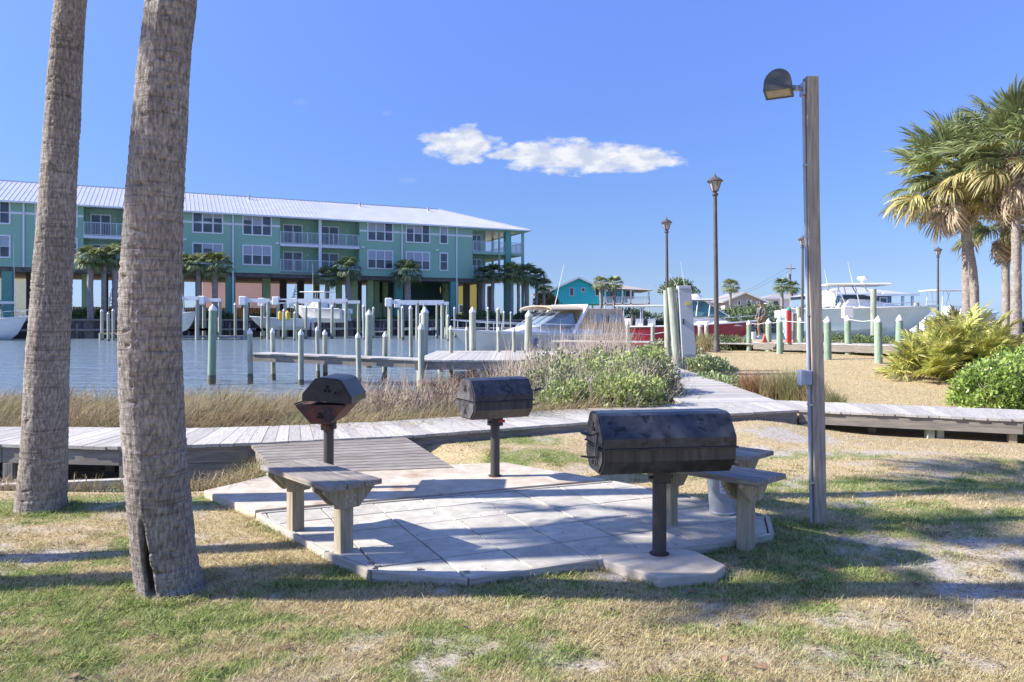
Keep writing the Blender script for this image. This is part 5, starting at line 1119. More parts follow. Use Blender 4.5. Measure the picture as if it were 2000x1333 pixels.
MB().tube([(UL, vm, zr+.02), (ur, vm, zr+.02), (UT, ev, ZE+.03)], .09, 6).build('ridge_cap', roof_m, condo)
for px, py in ((487, 388), (704, 400), (838, 413)):
    u_, _ = Fc(px, 0, 6.5); MB().tube([(u_, 6.8, 17.6), (u_, 6.8, 18.35)], .14, 8).build('roof_vent', grey_metal, condo)
MB().span(UL, UT-.02, ev-.1, ev+.02, ZE-.16, ZE+.02).build('gutter', trim, condo); MB().span(UT-.02, UT+.1, ev, eb, ZE-.16, ZE+.02).build('gutter', trim, condo)
# white band across the upper floor
_, zb1 = Fc(455, 438); e = UL
for a, b_ in rec+[(uC, 0)]: MB().span(e, a, -.05, -.003, zb1-.13, zb1+.13).build('trim_band', trim, condo); e = b_
MB().span(UL, uC, -.12, -.003, ZB, ZB+.42).build('rim_board', teal, condo)
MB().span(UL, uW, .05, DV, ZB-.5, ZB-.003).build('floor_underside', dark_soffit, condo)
zU = (Fc(502, 461)[1], Fc(502, 421)[1]); zL = (Fc(502, 519)[1], Fc(502, 479)[1])
blind = mat('window_blind', (.42, .45, .50), (.36, .39, .44), .7, 4)
def window(u0, u1, z0, z1, n, parent, v=0.0, sign=-1):
    fr = MB(); w_ = .16
    fr.span(u0, u1, v-.10, v-.012, z0, z0+w_); fr.span(u0, u1, v-.10, v-.012, z1-w_, z1)
    for i in range(n+1):
        c_ = u0+(u1-u0)*i/n; c_ = min(max(c_, u0+w_/2), u1-w_/2); fr.span(c_-w_/2, c_+w_/2, v-.096, v-.014, z0+w_*.98, z1-w_*.98)
    f = fr.build('window', trim, parent)
    for i in range(n):
        a = u0+(u1-u0)*i/n+w_*.5; b_ = u0+(u1-u0)*(i+1)/n-w_*.5; zm = (z0+z1)/2
        g = MB().span(a, b_, v-.05, v-.03, z0+w_*.9, zm-.02).span(a, b_, v-.05, v-.03, zm+.02, z1-w_*.9).build('pane', glass_dark, f)
        MB().span(a, b_, v-.08, v-.055, zm-.035, zm+.035).build('sash_bar', trim, f)
        if random.random() < .75:
            h = random.choice((.25, .48, .48)); MB().span(a+.03, b_-.03, v-.056, v-.0515, z1-w_-(z1-z0)*h+.1, z1-w_).build('blind', blind, f)
def at_px(p0, p1, n, floors='UL'):
    if 'U' in floors: window(Uf(p0), Uf(p1), *zU, n, condo)
    if 'L' in floors: window(Uf(p0), Uf(p1), *zL, n, condo)
for p0, p1, n in ((-46, 21, 3), (68, 128, 3), (375, 436, 3), (473, 531, 3), (717, 768, 3), (792, 840, 3), (858, 875, 1), (138, 152, 1)): at_px(p0, p1, n)
# balconies
rail_m = mat('balcony_rail', (.62, .66, .70), (.55, .58, .62), .5, 4)
zr1, zs1 = Fc(585, 454)[1], Fc(585, 478)[1]; zr0, zs0 = Fc(585, 508)[1], Fc(585, 532)[1]
def railing(u0, u1, zs, zr_, v=-.1, name='railing', along='u'):
    mb = MB()
    if along == 'u':
        mb.span(u0, u1, v-.03, v+.03, zr_-.07, zr_); mb.span(u0, u1, v-.02, v+.02, zs+.12, zs+.18); k = int((u1-u0)/.16)
        for i in range(k+1): u = u0+(u1-u0)*i/k; w_ = .05 if i % 10 == 0 else .018; mb.span(u-w_, u+w_, v-.018, v+.018, zs+.05, zr_-.03)
    else:
        mb.span(v-.03, v+.03, u0, u1, zr_-.07, zr_); mb.span(v-.02, v+.02, u0, u1, zs+.12, zs+.18); k = int((u1-u0)/.2)
        for i in range(k+1): u = u0+(u1-u0)*i/k; mb.span(v-.018, v+.018, u-.018, u+.018, zs+.05, zr_-.03)
    o = mb.build(name, rail_m, condo); return o
def sliding_door(u0, u1, z0, z1, v):
    fr = MB(); w_ = .14
    fr.span(u0, u1, v-.1, v-.004, z1-w_, z1); fr.span(u0, u1, v-.1, v-.004, z0, z0+.08)
    for c_ in (u0+w_/2, (u0+u1)/2, u1-w_/2): fr.span(c_-w_/2, c_+w_/2, v-.096, v-.005, z0+.07, z1-w_*.98)
    f = fr.build('sliding_door', trim, condo); MB().span(u0+w_, (u0+u1)/2-.07, v-.06, v-.03, z0+.08, z1-w_).build('pane', glass_dark, f); MB().span((u0+u1)/2+.07, u1-w_, v-.06, v-.03, z0+.08, z1-w_).build('pane', glass_dark if random.random() < .5 else blind, f)
bays = [(rec[0][0], Uf(246)), (Uf(246), rec[0][1]), (rec[1][0], Uf(625)), (Uf(625), rec[1][1])]
for i, (a, b_) in enumerate(bays):
    for zs, zz in ((zs1, zr1), (zs0, zr0)):
        MB().span(a+.01, b_-.01, -.12, 1.9, zs-.28, zs+.05).build('balcony_slab', trim, condo); railing(a+.06, b_-.12, zs, zz)
        q0 = a+(b_-a)*(.12 if i % 2 == 0 else .05); sliding_door(q0, q0+(b_-a)*.5, zs+.05, zs+2.75, 1.9)
        MB().span(b_-1.3, b_-1.15, 1.82, 1.9, zs+2.2, zs+2.45).build('wall_lamp', mat('porch_lamp', (.75, .68, .45), (.7, .62, .4), .4), condo)
for u in (Uf(246), Uf(625)):
    MB().span(u-.18, u+.18, -.15, .15, ZB-.1, ZE-.02).build('column', trim, condo); MB().span(u-.1, u+.1, .15, 1.9, ZB, ZE-.02).build('divider_wall', teal, condo)
# end porch
for zs, zz in ((zs1, zr1), (zs0, zr0)):
    MB().span(uC+.01, UR+.25, -.1, 2.2, zs-.3, zs+.05).build('porch_slab', teal, condo); MB().span(uW+.01, UR+.25, 2.205, DV, zs-.3, zs+.05).build('porch_slab', teal, condo)
    railing(uC+.05, UR, zs, zz); railing(0, DV, zs, zz, v=UR+.15, along='v')
    u0 = uC+(uW-uC)*.25; sliding_door(u0, u0+1.5, zs+.05, zs+2.7, 2.2)
MB().span(uC, UR+.3, .0, .25, ZE-.35, ZE-.02).build('porch_beam', teal, condo)
for px, w_, v in ((975, .12, .1), (991, .42, .1), (1021, .16, .1)):
    u = Uf(px, .1); MB().span(u-w_, u+w_, v-w_, v+w_, (ZG if w_ > .3 or px > 1010 else ZB), ZE-.35).build('column', teal_dark if w_ > .3 else teal, condo)
for v in (6, 11, 15.8): MB().span(UR-.1, UR+.2, v-.15, v+.15, ZG, ZE-.02).build('column', teal, condo)
# downpipes
for px in (46, 455, 785, 892): u = Uf(px, -.12); MB().span(u-.09, u+.09, -.2, -.055, ZG+.2 if px in (455, 892) else ZB, ZE-.1).build('downpipe', trim, condo)
for px, pz in ((105, 0), (361, 0), (541, 0), (709, 0), (853, 0)): u = Uf(px); MB().span(u-.2, u+.2, -.25, -.005, Fc(541, 476)[1]-.1, Fc(541, 476)[1]+.12).build('wall_lamp', trim, condo)
# piers under the building
for px, v, w_, m in ((-60, .6, .5, teal_dark), (15, .6, .5, teal_dark), (60, 5, .4, dark_soffit), (170, 2, .5, lime), (205, 5, .35, dark_soffit), (260, .6, .5, teal_dark), (330, 3, .4, lime), (388, 4, .38, mat('brown_pier', (.24, .22, .18), (.17, .15, .12), .9)), (450, .6, .55, teal_dark), (520, 3, .48, lime), (553, 8, .42, dark_soffit), (587, 8, .42, dark_soffit),
                     (618, 12, .4, lime), (662, 3, .35, lime), (689, 2, .55, lime), (700, 9, .4, MATS['brown_pier']), (722, 1.5, .4, lime), (735, 3, .35, lime), (752, 6, .35, lime), (778, .6, .5, teal_dark), (868, 5, .45, lime), (885, .6, .55, teal_dark), (911, 6, .4, MATS['brown_pier']), (937, 2, .35, MATS['brown_pier']), (958, 10, .4, MATS['brown_pier'])):
    u = Uf(px, v); MB().span(u-w_, u+w_, v-w_, v+w_, ZG-.1, ZB-.5).build('pier', m, condo)
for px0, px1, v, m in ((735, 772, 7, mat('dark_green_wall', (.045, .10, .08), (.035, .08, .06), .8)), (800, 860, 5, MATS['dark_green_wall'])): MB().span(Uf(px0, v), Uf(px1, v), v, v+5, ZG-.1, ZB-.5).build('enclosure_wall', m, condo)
u = Uf(748, 6.5); MB().span(u-.5, u+.5, 6.3, 6.9, ZG-.05, ZG+2.6).build('utility_closet', white_paint, condo)
for (pxa, pxb, v) in ((846, 870, 3.5), (560, 582, 9), (205, 228, 6)):       # open stairs under the block
    ua, ub = Uf(pxa, v), Uf(pxb, v); stx = MB()
    for i in range(12): f = i/12; stx.span(ua+(ub-ua)*f, ua+(ub-ua)*f+.28, v, v+1.2, ZG+.3+4.6*f, ZG+.36+4.6*f)
    for i in range(9): f = i/9; x = ua+(ub-ua)*f; stx.span(x, x+.07, v-.05, v, ZG+.4+4.6*f, ZG+1.5+4.6*f)
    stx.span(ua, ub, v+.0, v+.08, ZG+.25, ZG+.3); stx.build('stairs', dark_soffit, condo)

# things behind and before the condo
pink = mat('pink_stucco', (.80, .51, .56), (.74, .46, .51), .85, 2); yel = mat('yellow_stucco', (.62, .52, .12), (.55, .46, .1), .85, 2)
def local_building(name, label, p0, p1, v, z1, m, dep=9, extra=None):
    u0, u1 = Uf(p0, v), Uf(p1, v); x, y = OX+u0*cA-v*sA, OY+u0*sA+v*cA
    t = thing(name, (x, y, ZG-.1), AB, label, 'building'); MB().span(0, u1-u0, 0, dep, 0, z1-ZG+.1).build('wall', m, t)
    MB().span(-.3, u1-u0+.3, -.4, dep+.4, z1-ZG+.1, z1-ZG+.5).build('roof', trim, t)
    n = max(1, int((u1-u0)/7))
    for i in range(n):
        c_ = (u1-u0)*(i+.5)/n; f = MB().span(c_-.8, c_+.8, -.08, -.005, 1.6, 3.2).build('window', trim, t); MB().span(c_-.65, c_+.65, -.10, -.082, 1.75, 3.05).build('pane', glass_dark, f)
    return t
local_building('pink_building', 'pink low building seen between the piers under the condo', 395, 560, 24, 7.9, pink)
local_building('yellow_building', 'yellow building seen between the piers at the right end of the condo', 872, 935, 30, 8.8, yel)
local_building('white_building', 'white building seen under the left end of the condo', -60, 60, 26, 7.6, trim)
fence_m = mat('tan_fence', (.42, .30, .18), (.30, .21, .13), .85, 3, var=.1)
u0, u1 = Uf(80, 15), Uf(600, 15); fx, fy = OX+u0*cA-15*sA, OY+u0*sA+15*cA
fen = thing('wooden_fence', (fx, fy, ZG-.05), AB, 'tan board fence behind the piers of the condo', 'fence'); n = int((u1-u0)/.32)
bm_ = MB().span(0, .29, 0, .04, 0, 2.0).mesh('fence_board', fence_m)
for i in range(n): link('fence_board', bm_, fen, (i*.32, 0, random.uniform(-.02, .02)))
MB().span(0, u1-u0, .045, .1, 1.5, 1.62).build('rail', fence_m, fen)
# hedge in front of the condo
for i, (p0, p1, h_, lb_) in enumerate(((95, 240, 1.5, 'dark hedge under the left part of the condo'), (345, 470, 1.4, 'dark hedge before the pink building'), (470, 560, 1.1, 'dark hedge behind the boat lifts'), (880, 1000, 1.6, 'dark planting by the condo corner'), (1000, 1060, 1.5, 'dark bushes beneath the corner palms'), (700, 880, .7, 'low planting behind the lift posts'))):
    v = -2.6; ua, ub = Uf(p0, v), Uf(p1, v); c_ = (ua+ub)/2; x, y = OX+c_*cA-v*sA, OY+c_*sA+v*cA
    sy = float(sea_y(x))+1.3
    y = max(y, sy)
    shrub('hedge', lb_, 'hedge', (x, y, 1.58), [('foliage', leaf_cloud('foliage', (0, 0, 0), ((ub-ua)/2*1.05, 1.0, h_), 3500, .3, hedge_m, 600+i, .25, zmin=0))])
# seawall
sw_m = mat('seawall_piles', (.12, .10, .09), (.05, .042, .04), .9, 1.2, (1, 1, .3), .3, var=.5, c3=(.24, .20, .17), s3=.4, t3=(.5, .7)); sw_cap = mat('seawall_cap', (.30, .25, .22), (.2, .17, .15), .85, 2)
seawall = thing('seawall', (0, 0, 0), 0, 'dark timber seawall with a brown cap along the far bank', 'seawall')
pl = [Vector(p) for p in SW]; sp_ = MB().span(-.5, .5, -.06, .06, -2.2, 1.72).mesh('sheet_panel', sw_m); pp_ = MB().tube([(0, -.2, -2.2), (0, -.2, 1.45)], .12, 8).mesh('wall_pile', mat('seawall_round_pile', (.26, .22, .19), (.13, .11, .10), .9, 2, var=.3))
nb = 0
for a, b_ in zip(pl[1:-1], pl[2:]):
    d = (b_-a).normalized(); Ls = (b_-a).length; an = math.atan2(d.y, d.x); k = int(Ls/1.04)
    for i in range(k):
        c_ = a+d*(Ls*(i+.5)/k)
        if c_.x < 45: link('sheet_panel', sp_, seawall, (c_.x, c_.y+.0, 0), (0, 0, an)); nb += 1
        if i % 2 == 0 and c_.x < 45: link('wall_pile', pp_, seawall, (c_.x, c_.y, 0), (0, 0, an))
for a, b_ in zip(pl[:-1], pl[1:]):
    d = (b_-a).normalized(); Ls = (b_-a).length; c_ = (a+b_)/2; MB().box((c_.x, c_.y+.05, 1.80), (Ls, .5, .16), math.atan2(d.y, d.x)).build('cap', sw_cap, seawall)
    wl = d; MB().box((c_.x-d.y*-.28, c_.y-.28, .75), (Ls, .1, .22), math.atan2(d.y, d.x)).build('waler', sw_cap, seawall)
    MB().box((c_.x, c_.y+.12, -.2), (Ls, .06, 3.7), math.atan2(d.y, d.x)).build('backing_wall', sw_m, seawall)

# ------------------------------------------------------------------ boats
ALU = mat('boat_aluminium', (.72, .73, .74), (.65, .66, .67), .3, 4, metal=.5)
canvas_tan = mat('tan_canvas', (.60, .49, .35), (.52, .42, .30), .9, 2, bump=.2); canvas_w = mat('white_canvas', (.78, .77, .74), (.7, .69, .66), .8, 3)
clear_v = mat('vinyl_window', (.30, .36, .38), (.22, .27, .3), .15, 2)
aqua = mat('pale_aqua_hull', (.66, .78, .77), (.60, .72, .71), .3, 2, coat=.3); red_h = mat('red_hull', (.42, .02, .03), (.33, .015, .02), .25, 2, coat=.5); cream = mat('cream_hull', (.84, .79, .70), (.78, .73, .64), .3, 2, coat=.2)
white_canvas_b = mat('blue_fender', (.10, .16, .34), (.08, .13, .28), .5); dark_glass = mat('boat_glass', (.04, .07, .09), (.02, .04, .05), .08, 1)
def hull(L_, B, fb, dr=.5, rise=.5, flare=.25, rake=.18, ns=18):
    mb = MB(); rows = []
    for i in range(ns+1):
        t_ = i/ns; w_ = B/2*(1-max(0, (t_-.42)/.58)**2.3)*(.93+.07*min(1, t_*4)); zs = fb+rise*t_**2; xs = L_*t_; xk = L_*(t_-rake*t_**3); zk = -dr*(1-t_**4)
        cz = .05+.35*fb*t_**2; rows.append([(xk, 0, zk), (L_*(t_-rake*.6*t_**3), w_*(1-flare*(.5+t_*.6)), cz), (L_*(t_-.02*t_**3), w_, zs-.14), (xs, w_*1.03, zs-.10), (xs, w_*1.03, zs), (xs, w_*.93, zs)])
    m_ = len(rows[0])
    for s in (1, -1):
        k = len(mb.v)
        for r in rows:
            for p in r: mb.v.append((p[0], s*p[1], p[2]))
        for i in range(ns):
            for j in range(m_-1): mb.f.append((k+i*m_+j, k+(i+1)*m_+j, k+(i+1)*m_+j+1, k+i*m_+j+1))
    mb.f.append(tuple(range(m_))+tuple((ns+1)*m_+j for j in reversed(range(m_))))   # transom
    dk = MB(); 
    for r in rows: dk.v += [(r[5][0], r[5][1], r[5][2]-.02), (r[5][0], -r[5][1], r[5][2]-.02)]
    for i in range(ns): dk.f.append((2*i, 2*i+2, 2*i+3, 2*i+1))
    return mb, dk, rows
def boat(label, stern, bow, L_, B, fb, hm, base=WZ, group='boats', **kw):
    d = Vector((bow[0]-stern[0], bow[1]-stern[1])); t = thing('motor_boat', (stern[0], stern[1], base), math.atan2(d.y, d.x), label, 'boat', group)
    h, dk, rows = hull(L_, B, fb, **kw); h.build('hull', hm, t, smooth=True); dk.build('deck', white_gel, t)
    g = MB()
    for s in (1, -1): g.tube([(r[4][0]+.0, s*r[4][1], r[4][2]) for r in rows], .05, 6)
    g.build('rub_rail', white_gel, t, smooth=True); t['rows'] = 0; del t['rows']; return t, rows
def bow_rail(t, rows, h=.5, i0=9):
    mb = MB()
    for s in (1, -1):
        mb.tube([(r[4][0]-.05, s*r[4][1]*.94, r[4][2]+h) for r in rows[i0:]], .018, 5)
        for r in rows[i0::2]: mb.tube([(r[4][0]-.05, s*r[4][1]*.94, r[4][2]), (r[4][0]-.05, s*r[4][1]*.94, r[4][2]+h)], .014, 5)
    mb.build('bow_rail', ALU, t)
def cabin(t, x0, x1, w0, w1, z0, z1, slope_f, slope_b, m, name='cabin'):
    """tapered house with raked windscreen"""
    v = [(x0, -w0, z0), (x1, -w1*.8, z0), (x1, w1*.8, z0), (x0, w0, z0), (x0+slope_b, -w0*.88, z1), (x1-slope_f, -w1*.72, z1), (x1-slope_f, w1*.72, z1), (x0+slope_b, w0*.88, z1)]
    return MB().add(v, [(0, 1, 2, 3), (4, 5, 6, 7), (0, 1, 5, 4), (1, 2, 6, 5), (2, 3, 7, 6), (3, 0, 4, 7)]).build(name, m, t, bevel=.05)
def side_window(t, x0, x1, y, z0, z1, m, rake=.25, th=.02):
    for s in (-1, 1): MB().add([(x0, s*y, z0), (x1, s*y, z0), (x1-rake, s*(y-.03), z1), (x0+rake*.3, s*(y-.03), z1), (x0, s*(y+th), z0), (x1, s*(y+th), z0), (x1-rake, s*(y-.03+th), z1), (x0+rake*.3, s*(y-.03+th), z1)], [(0, 1, 2, 3), (4, 5, 6, 7), (0, 1, 5, 4), (1, 2, 6, 5), (2, 3, 7, 6), (3, 0, 4, 7)]).build('window', m, t)
def hardtop(t, x0, x1, w_, z, zb, posts, m=None, th=.09):
    MB().box(((x0+x1)/2, 0, z), (x1-x0, w_*2, th)).build('hardtop', m or white_gel, t, bevel=.03)
    for xa, xb in posts:
        for s in (-1, 1): MB().tube([(xa, s*w_*.9, zb), (xb, s*w_*.85, z-.03)], .035, 6).build('top_post', ALU, t)
def outboard(t, y, z=.35):
    o = MB().box((-.32, y, z+.62), (.55, .42, .52)).box((-.30, y, z+.1), (.22, .16, .7)).build('outboard_motor', mat('motor_white', (.72, .72, .70), (.65, .65, .63), .35), t, bevel=.06)
    MB().tube([(-.36, y-.1, z-.3), (-.36, y+.1, z-.3)], .14, 8).build('propeller_hub', ALU, o)
def antenna(t, x, y, z, h, dx=-.3): MB().tube([(x, y, z), (x+dx, y, z+h)], [.02, .008], 5).build('antenna', white_gel, t)
def outrigger(t, x, y, z, h, dx, dy): MB().tube([(x, y, z), (x+dx, y+dy, z+h)], [.035, .012], 5).build('outrigger', ALU, t)
# cream cruiser in front, bow to the left
st, bo = (Q(1192, 0, 41).x, 41.0), (Q(880, 0, 34).x, 34.0); L1 = math.hypot(st[0]-bo[0], st[1]-bo[1])
t, rows = boat('cream cabin cruiser with tan canvas enclosure moored behind the dock, bow to the left', st, bo, L1, 3.3, 1.15, cream, rise=.3)
bow_rail(t, rows, .45, 7); cabin(t, 1.8, L1*.80, 1.25, .75, 1.1, 1.62, 2.6, .1, white_gel, 'foredeck_trunk')
cabin(t, 3.9, 6.1, 1.25, 1.1, 1.55, 2.25, 1.4, .1, mat('tinted_windscreen', (.22, .30, .40), (.15, .22, .3), .08, 1), 'windscreen')
fr = MB()
for y in (-1.05, -.35, .35, 1.05): fr.tube([(6.13, y*.8, 1.58), (4.74, y*.78, 2.29)], .03, 5)
fr.tube([(4.72, -.85, 2.29), (4.72, .85, 2.29)], .03, 5); fr.build('windscreen_frame', white_gel, t)
cv = cabin(t, .15, 3.7, 1.38, 1.25, 1.15, 2.5, .55, .25, canvas_tan, 'canvas_enclosure'); side_window(t, .6, 1.6, 1.345, 1.75, 2.2, clear_v, .1); side_window(t, 1.8, 2.9, 1.31, 1.75, 2.2, clear_v, .2)
top_ = MB()
for i in range(8):
    a = -math.pi/2+math.pi*i/7; top_.v += [(3.0, 1.25*math.sin(a), 2.46+.22*math.cos(a)), (5.6, 1.2*math.sin(a), 2.42+.2*math.cos(a)), (5.6, 1.2*math.sin(a), 2.38+.2*math.cos(a)), (3.0, 1.25*math.sin(a), 2.42+.22*math.cos(a))]
for i in range(7):
    for j in range(4): q_ = (j+1) % 4; top_.f.append((4*i+j, 4*i+q_, 4*i+4+q_, 4*i+4+j))
top_.f += [(0, 1, 2, 3), (28, 29, 30, 31)]; top_.build('bimini_top', canvas_tan, t, smooth=True)
ar = MB()
for s in (-1, 1): ar.tube([(4.3, s*1.4, 1.2), (3.2, s*1.35, 2.62)], .09, 8)
ar.tube([(3.2, -1.35, 2.62), (3.2, 1.35, 2.62)], .08, 8); ar.build('radar_arch', white_gel, t, smooth=True); antenna(t, 3.1, -1.2, 2.6, 2.3, -.7)
for x in (2.2, 4.6, 6.8):
    yy = 1.62 if x < 6 else 1.45; MB().lathe([(.03, -.32), (.11, -.26), (.11, .2), (.03, .26)], (x, yy, .75), 10).build('fender', white_canvas_b, t, smooth=True); MB().tube([(x, yy-.05, .98), (x, yy-.12, 1.25)], .012, 4).build('fender_rope', dark_soffit, t)
MB().tube([(.2, 1.3, 1.2), (-.6, 2.2, 1.1), (-1.5, 3.0, 1.3)], .02, 5).build('mooring_line', white_gel, t)
# red hulled boat, bow to the right
st, bo = (Q(1207, 0, 51).x, 51.0), (Q(1478, 0, 49).x, 49.0); L2 = math.hypot(st[0]-bo[0], st[1]-bo[1])
t, rows = boat('dark red hulled fishing boat with white topsides, bow to the right', st, bo, L2, 3.2, 1.45, red_h, rise=.4)
bow_rail(t, rows, .35, 10); cabin(t, 4.2, 8.2, 1.2, .9, 1.5, 2.15, 1.9, .2, white_gel); cabin(t, 4.3, 7.3, 1.15, .95, 2.13, 3.15, 1.6, .1, mat('greenish_windscreen', (.10, .24, .26), (.06, .15, .17), .08, 1), 'windscreen')
fr = MB()
for y in (-1, -.5, 0, .5, 1): fr.tube([(7.32, y*.78, 2.13), (5.72, y*.72, 3.18)], .04, 5)
fr.build('windscreen_frame', white_gel, t); fr = MB()
for s in (-1, 1):
    for x in (4.5, 5.2, 6.0): MB().tube([(x, s*1.16, 2.15), (x+.1, s*1.04, 3.15)], .04, 5).build('window_post', white_gel, t)
hardtop(t, 4.0, 6.3, 1.25, 3.25, 2.2, [(4.3, 4.3)]); MB().lathe([(.5, 0), (.52, .12), (.40, .28), (.1, .34)], (5.1, 0, 3.32), 16).build('radar_dome', white_gel, t, smooth=True)
hardtop(t, -.1, 3.7, 1.35, 2.85, 1.5, [(.3, .3), (1.6, 1.6), (3.2, 3.2)]); outrigger(t, 4.6, -1.2, 3.2, 1.4, -3.2, -.6); outrigger(t, 4.6, 1.2, 3.2, 2.0, -1.2, .5); antenna(t, 4.6, .9, 3.3, 2.6, -.4); outboard(t, -.5); outboard(t, .5)
for x in (.7, 1.5, 2.3): MB().box((x, -.6, 1.75), (.5, .5, .5)).build('seat', white_gel, t, bevel=.05)
# pale fishing boat on a lift
st, bo = (Q(1535, 0, 48.5).x, 48.5), (Q(1832, 0, 47).x, 47.0); L3 = math.hypot(st[0]-bo[0], st[1]-bo[1])
t, rows = boat('large pale aqua fishing boat with hardtop raised on a lift, bow to the right', st, bo, L3, 3.1, 1.45, aqua, base=1.0, rise=.22, rake=.2)
bow_rail(t, rows, .25, 11); cabin(t, 3.3, 7.4, 1.15, .9, 1.5, 2.1, 2.6, .3, white_gel); cabin(t, 3.2, 5.6, 1.0, .9, 2.05, 2.35, 1.0, .1, dark_glass, 'windscreen')
hardtop(t, 2.2, 6.0, 1.45, 3.0, 1.6, [(2.6, 3.0), (3.4, 2.8), (4.2, 3.9), (5.2, 4.4)], th=.12); MB().lathe([(.10, 0), (.12, .25), (.30, .28), (.33, .38), (.28, .48), (.06, .52)], (4.7, 0, 3.05), 16).build('radar_dome', white_gel, t, smooth=True)
antenna(t, 3.9, -.8, 3.05, 1.4, -.3); antenna(t, 2.8, .9, 3.05, 1.0, -.2); outboard(t, -.5, .5); outboard(t, .5, .5)
MB().box((2.6, -.2, 2.1), (.7, .6, 1.0)).build('helm_seat', white_gel, t, bevel=.05); MB().tube([(5.2, -1.0, 2.4), (5.6, -1.3, 2.4)], .05, 6).build('rod_holder', ALU, t)
lift3 = thing('boat_lift', (0, 0, 0), 0, 'green boat lift posts around the pale aqua fishing boat', 'boat lift', 'boat lifts')
mb = MB()
for px, Y, pt in ((1706, 44.8, 565), (1627, 51.5, 590), (1560, 44.8, 600), (1790, 51.5, 590)): p = Q(px, pt, Y); mb = MB().tube([(p.x, Y, -1.5), (p.x, Y, p.z)], .17, 10); mb.build('post', pile_green, lift3, smooth=True)
for px in (1650, 1740): p = Q(px, 0, 48); MB().span(p.x-.12, p.x+.12, 44.8, 51.4, .30, .55).build('cradle_beam', ALU, lift3)
pd = thing('dock_box', (Q(1655, 0, 43).x, 43, .7), 0, 'white shore power box on a stand below the pale fishing boat', 'power box'); MB().span(-.28, .28, -.2, .2, 1.15, 1.85).build('box', white_paint, pd, bevel=.04); MB().span(-.08, .08, -.08, .08, 0, 1.15).build('stand', wood_post, pd)
# far right boat with T-top
st, bo = (Q(1790, 0, 60).x, 60.0), (Q(1960, 0, 60.5).x, 60.5)
t, rows = boat('white centre console boat with a T-top, mostly hidden by the palmetto bush', st, bo, 7.0, 2.5, 1.2, white_gel, base=.9, rise=.3)
MB().box((3.0, 0, 1.5), (1.0, .9, 1.0)).build('console', white_gel, t, bevel=.05); hardtop(t, .9, 4.0, 1.15, 3.25, 1.2, [(1.4, 1.6), (2.3, 1.9), (2.9, 3.5)]); outboard(t, 0, .3)
# boat at the left edge
st, bo = (Q(-150, 0, 72).x, 72.5), (Q(57, 0, 70).x, 70.0)
t, rows = boat('white cabin cruiser with outriggers cut by the left edge of the photo', st, bo, math.hypot(st[0]-bo[0], st[1]-bo[1]), 3.6, 1.6, white_gel, rise=.7)
bow_rail(t, rows, .6, 9); cabin(t, 3.2, 8.4, 1.4, 1.1, 1.6, 2.7, 2.2, .2, white_gel); cabin(t, 3.4, 7.6, 1.25, 1.05, 2.7, 3.4, 1.4, .1, dark_glass, 'windscreen'); hardtop(t, 3.0, 8.6, 1.5, 3.6, 2.6, [(3.4, 3.4), (6.8, 7.6)], canvas_w, .25)
hardtop(t, 1.8, 6.0, 1.4, 5.6, 3.7, [(2.4, 2.4), (5.2, 5.2)]); outrigger(t, 8.2, -1.4, 3.2, 7.2, -1.9, -.3); outrigger(t, 8.8, 1.4, 2.8, 6.8, -.5, .3)
# boat behind the big palm
st, bo = (Q(300, 0, 74).x, 74.5), (Q(388, 0, 72).x, 72.5)
t, rows = boat('white boat on a lift half hidden by the big palm trunk', st, bo, 5.2, 2.3, 1.2, white_gel, base=1.0, rise=.4); cabin(t, 1.5, 3.6, .9, .7, 1.2, 2.2, .9, .1, canvas_w); hardtop(t, 2.0, 4.6, 1.1, 2.9, 1.2, [(2.6, 2.6), (4.2, 4.2)]); antenna(t, 3.3, .6, 2.9, 1.8, -.3)
# skiff and bigger boat on the left lifts
st, bo = (Q(602, 0, 77).x, 77.5), (Q(488, 0, 76).x, 75.5)
t, rows = boat('low white open boat hanging on the left boat lift', st, bo, 5.9, 2.1, .85, white_gel, base=1.05, rise=.25, dr=.3); MB().box((2.5, 0, 1.1), (.8, .7, .9)).build('console', white_gel, t, bevel=.05); outboard(t, 0, .1)
st, bo = (Q(676, 0, 82).x, 81.5), (Q(562, 0, 84).x, 84)
t, rows = boat('white fishing boat with hardtop and outboards on the right boat lift', st, bo, 6.6, 2.5, 1.1, white_gel, base=1.9, rise=.5, dr=.4); cabin(t, 2.6, 4.6, .8, .65, 1.1, 2.0, .8, .1, white_gel); hardtop(t, 1.9, 5.1, 1.15, 3.0, 1.1, [(2.4, 2.4), (3.3, 3.1), (4.4, 4.2)]); outboard(t, -.4, .2); outboard(t, .4, .2); antenna(t, 3.6, .8, 3.0, 3.2, .0); bow_rail(t, rows, .4, 10)
pk = thing('kayak', (Q(545, 0, 74).x, 74, 1.0), 0, 'pair of yellow fenders hanging by the lifts', 'fender'); 
bpy.data.objects.remove(pk)
for px, w_ in ((547, 'left yellow buoy hanging beside the lift boats'), (562, 'right yellow buoy hanging beside the lift boats')):
    p = Q(px, 617, 74); o = MB().lathe([(.05, -.5), (.2, -.35), (.22, .3), (.06, .5)], n=10).build('mooring_buoy', mat('yellow_buoy', (.75, .52, .06), (.65, .45, .05), .5), None, smooth=True); o.location = p; tag(o, w_, 'buoy', 'yellow buoys at the boat lifts')
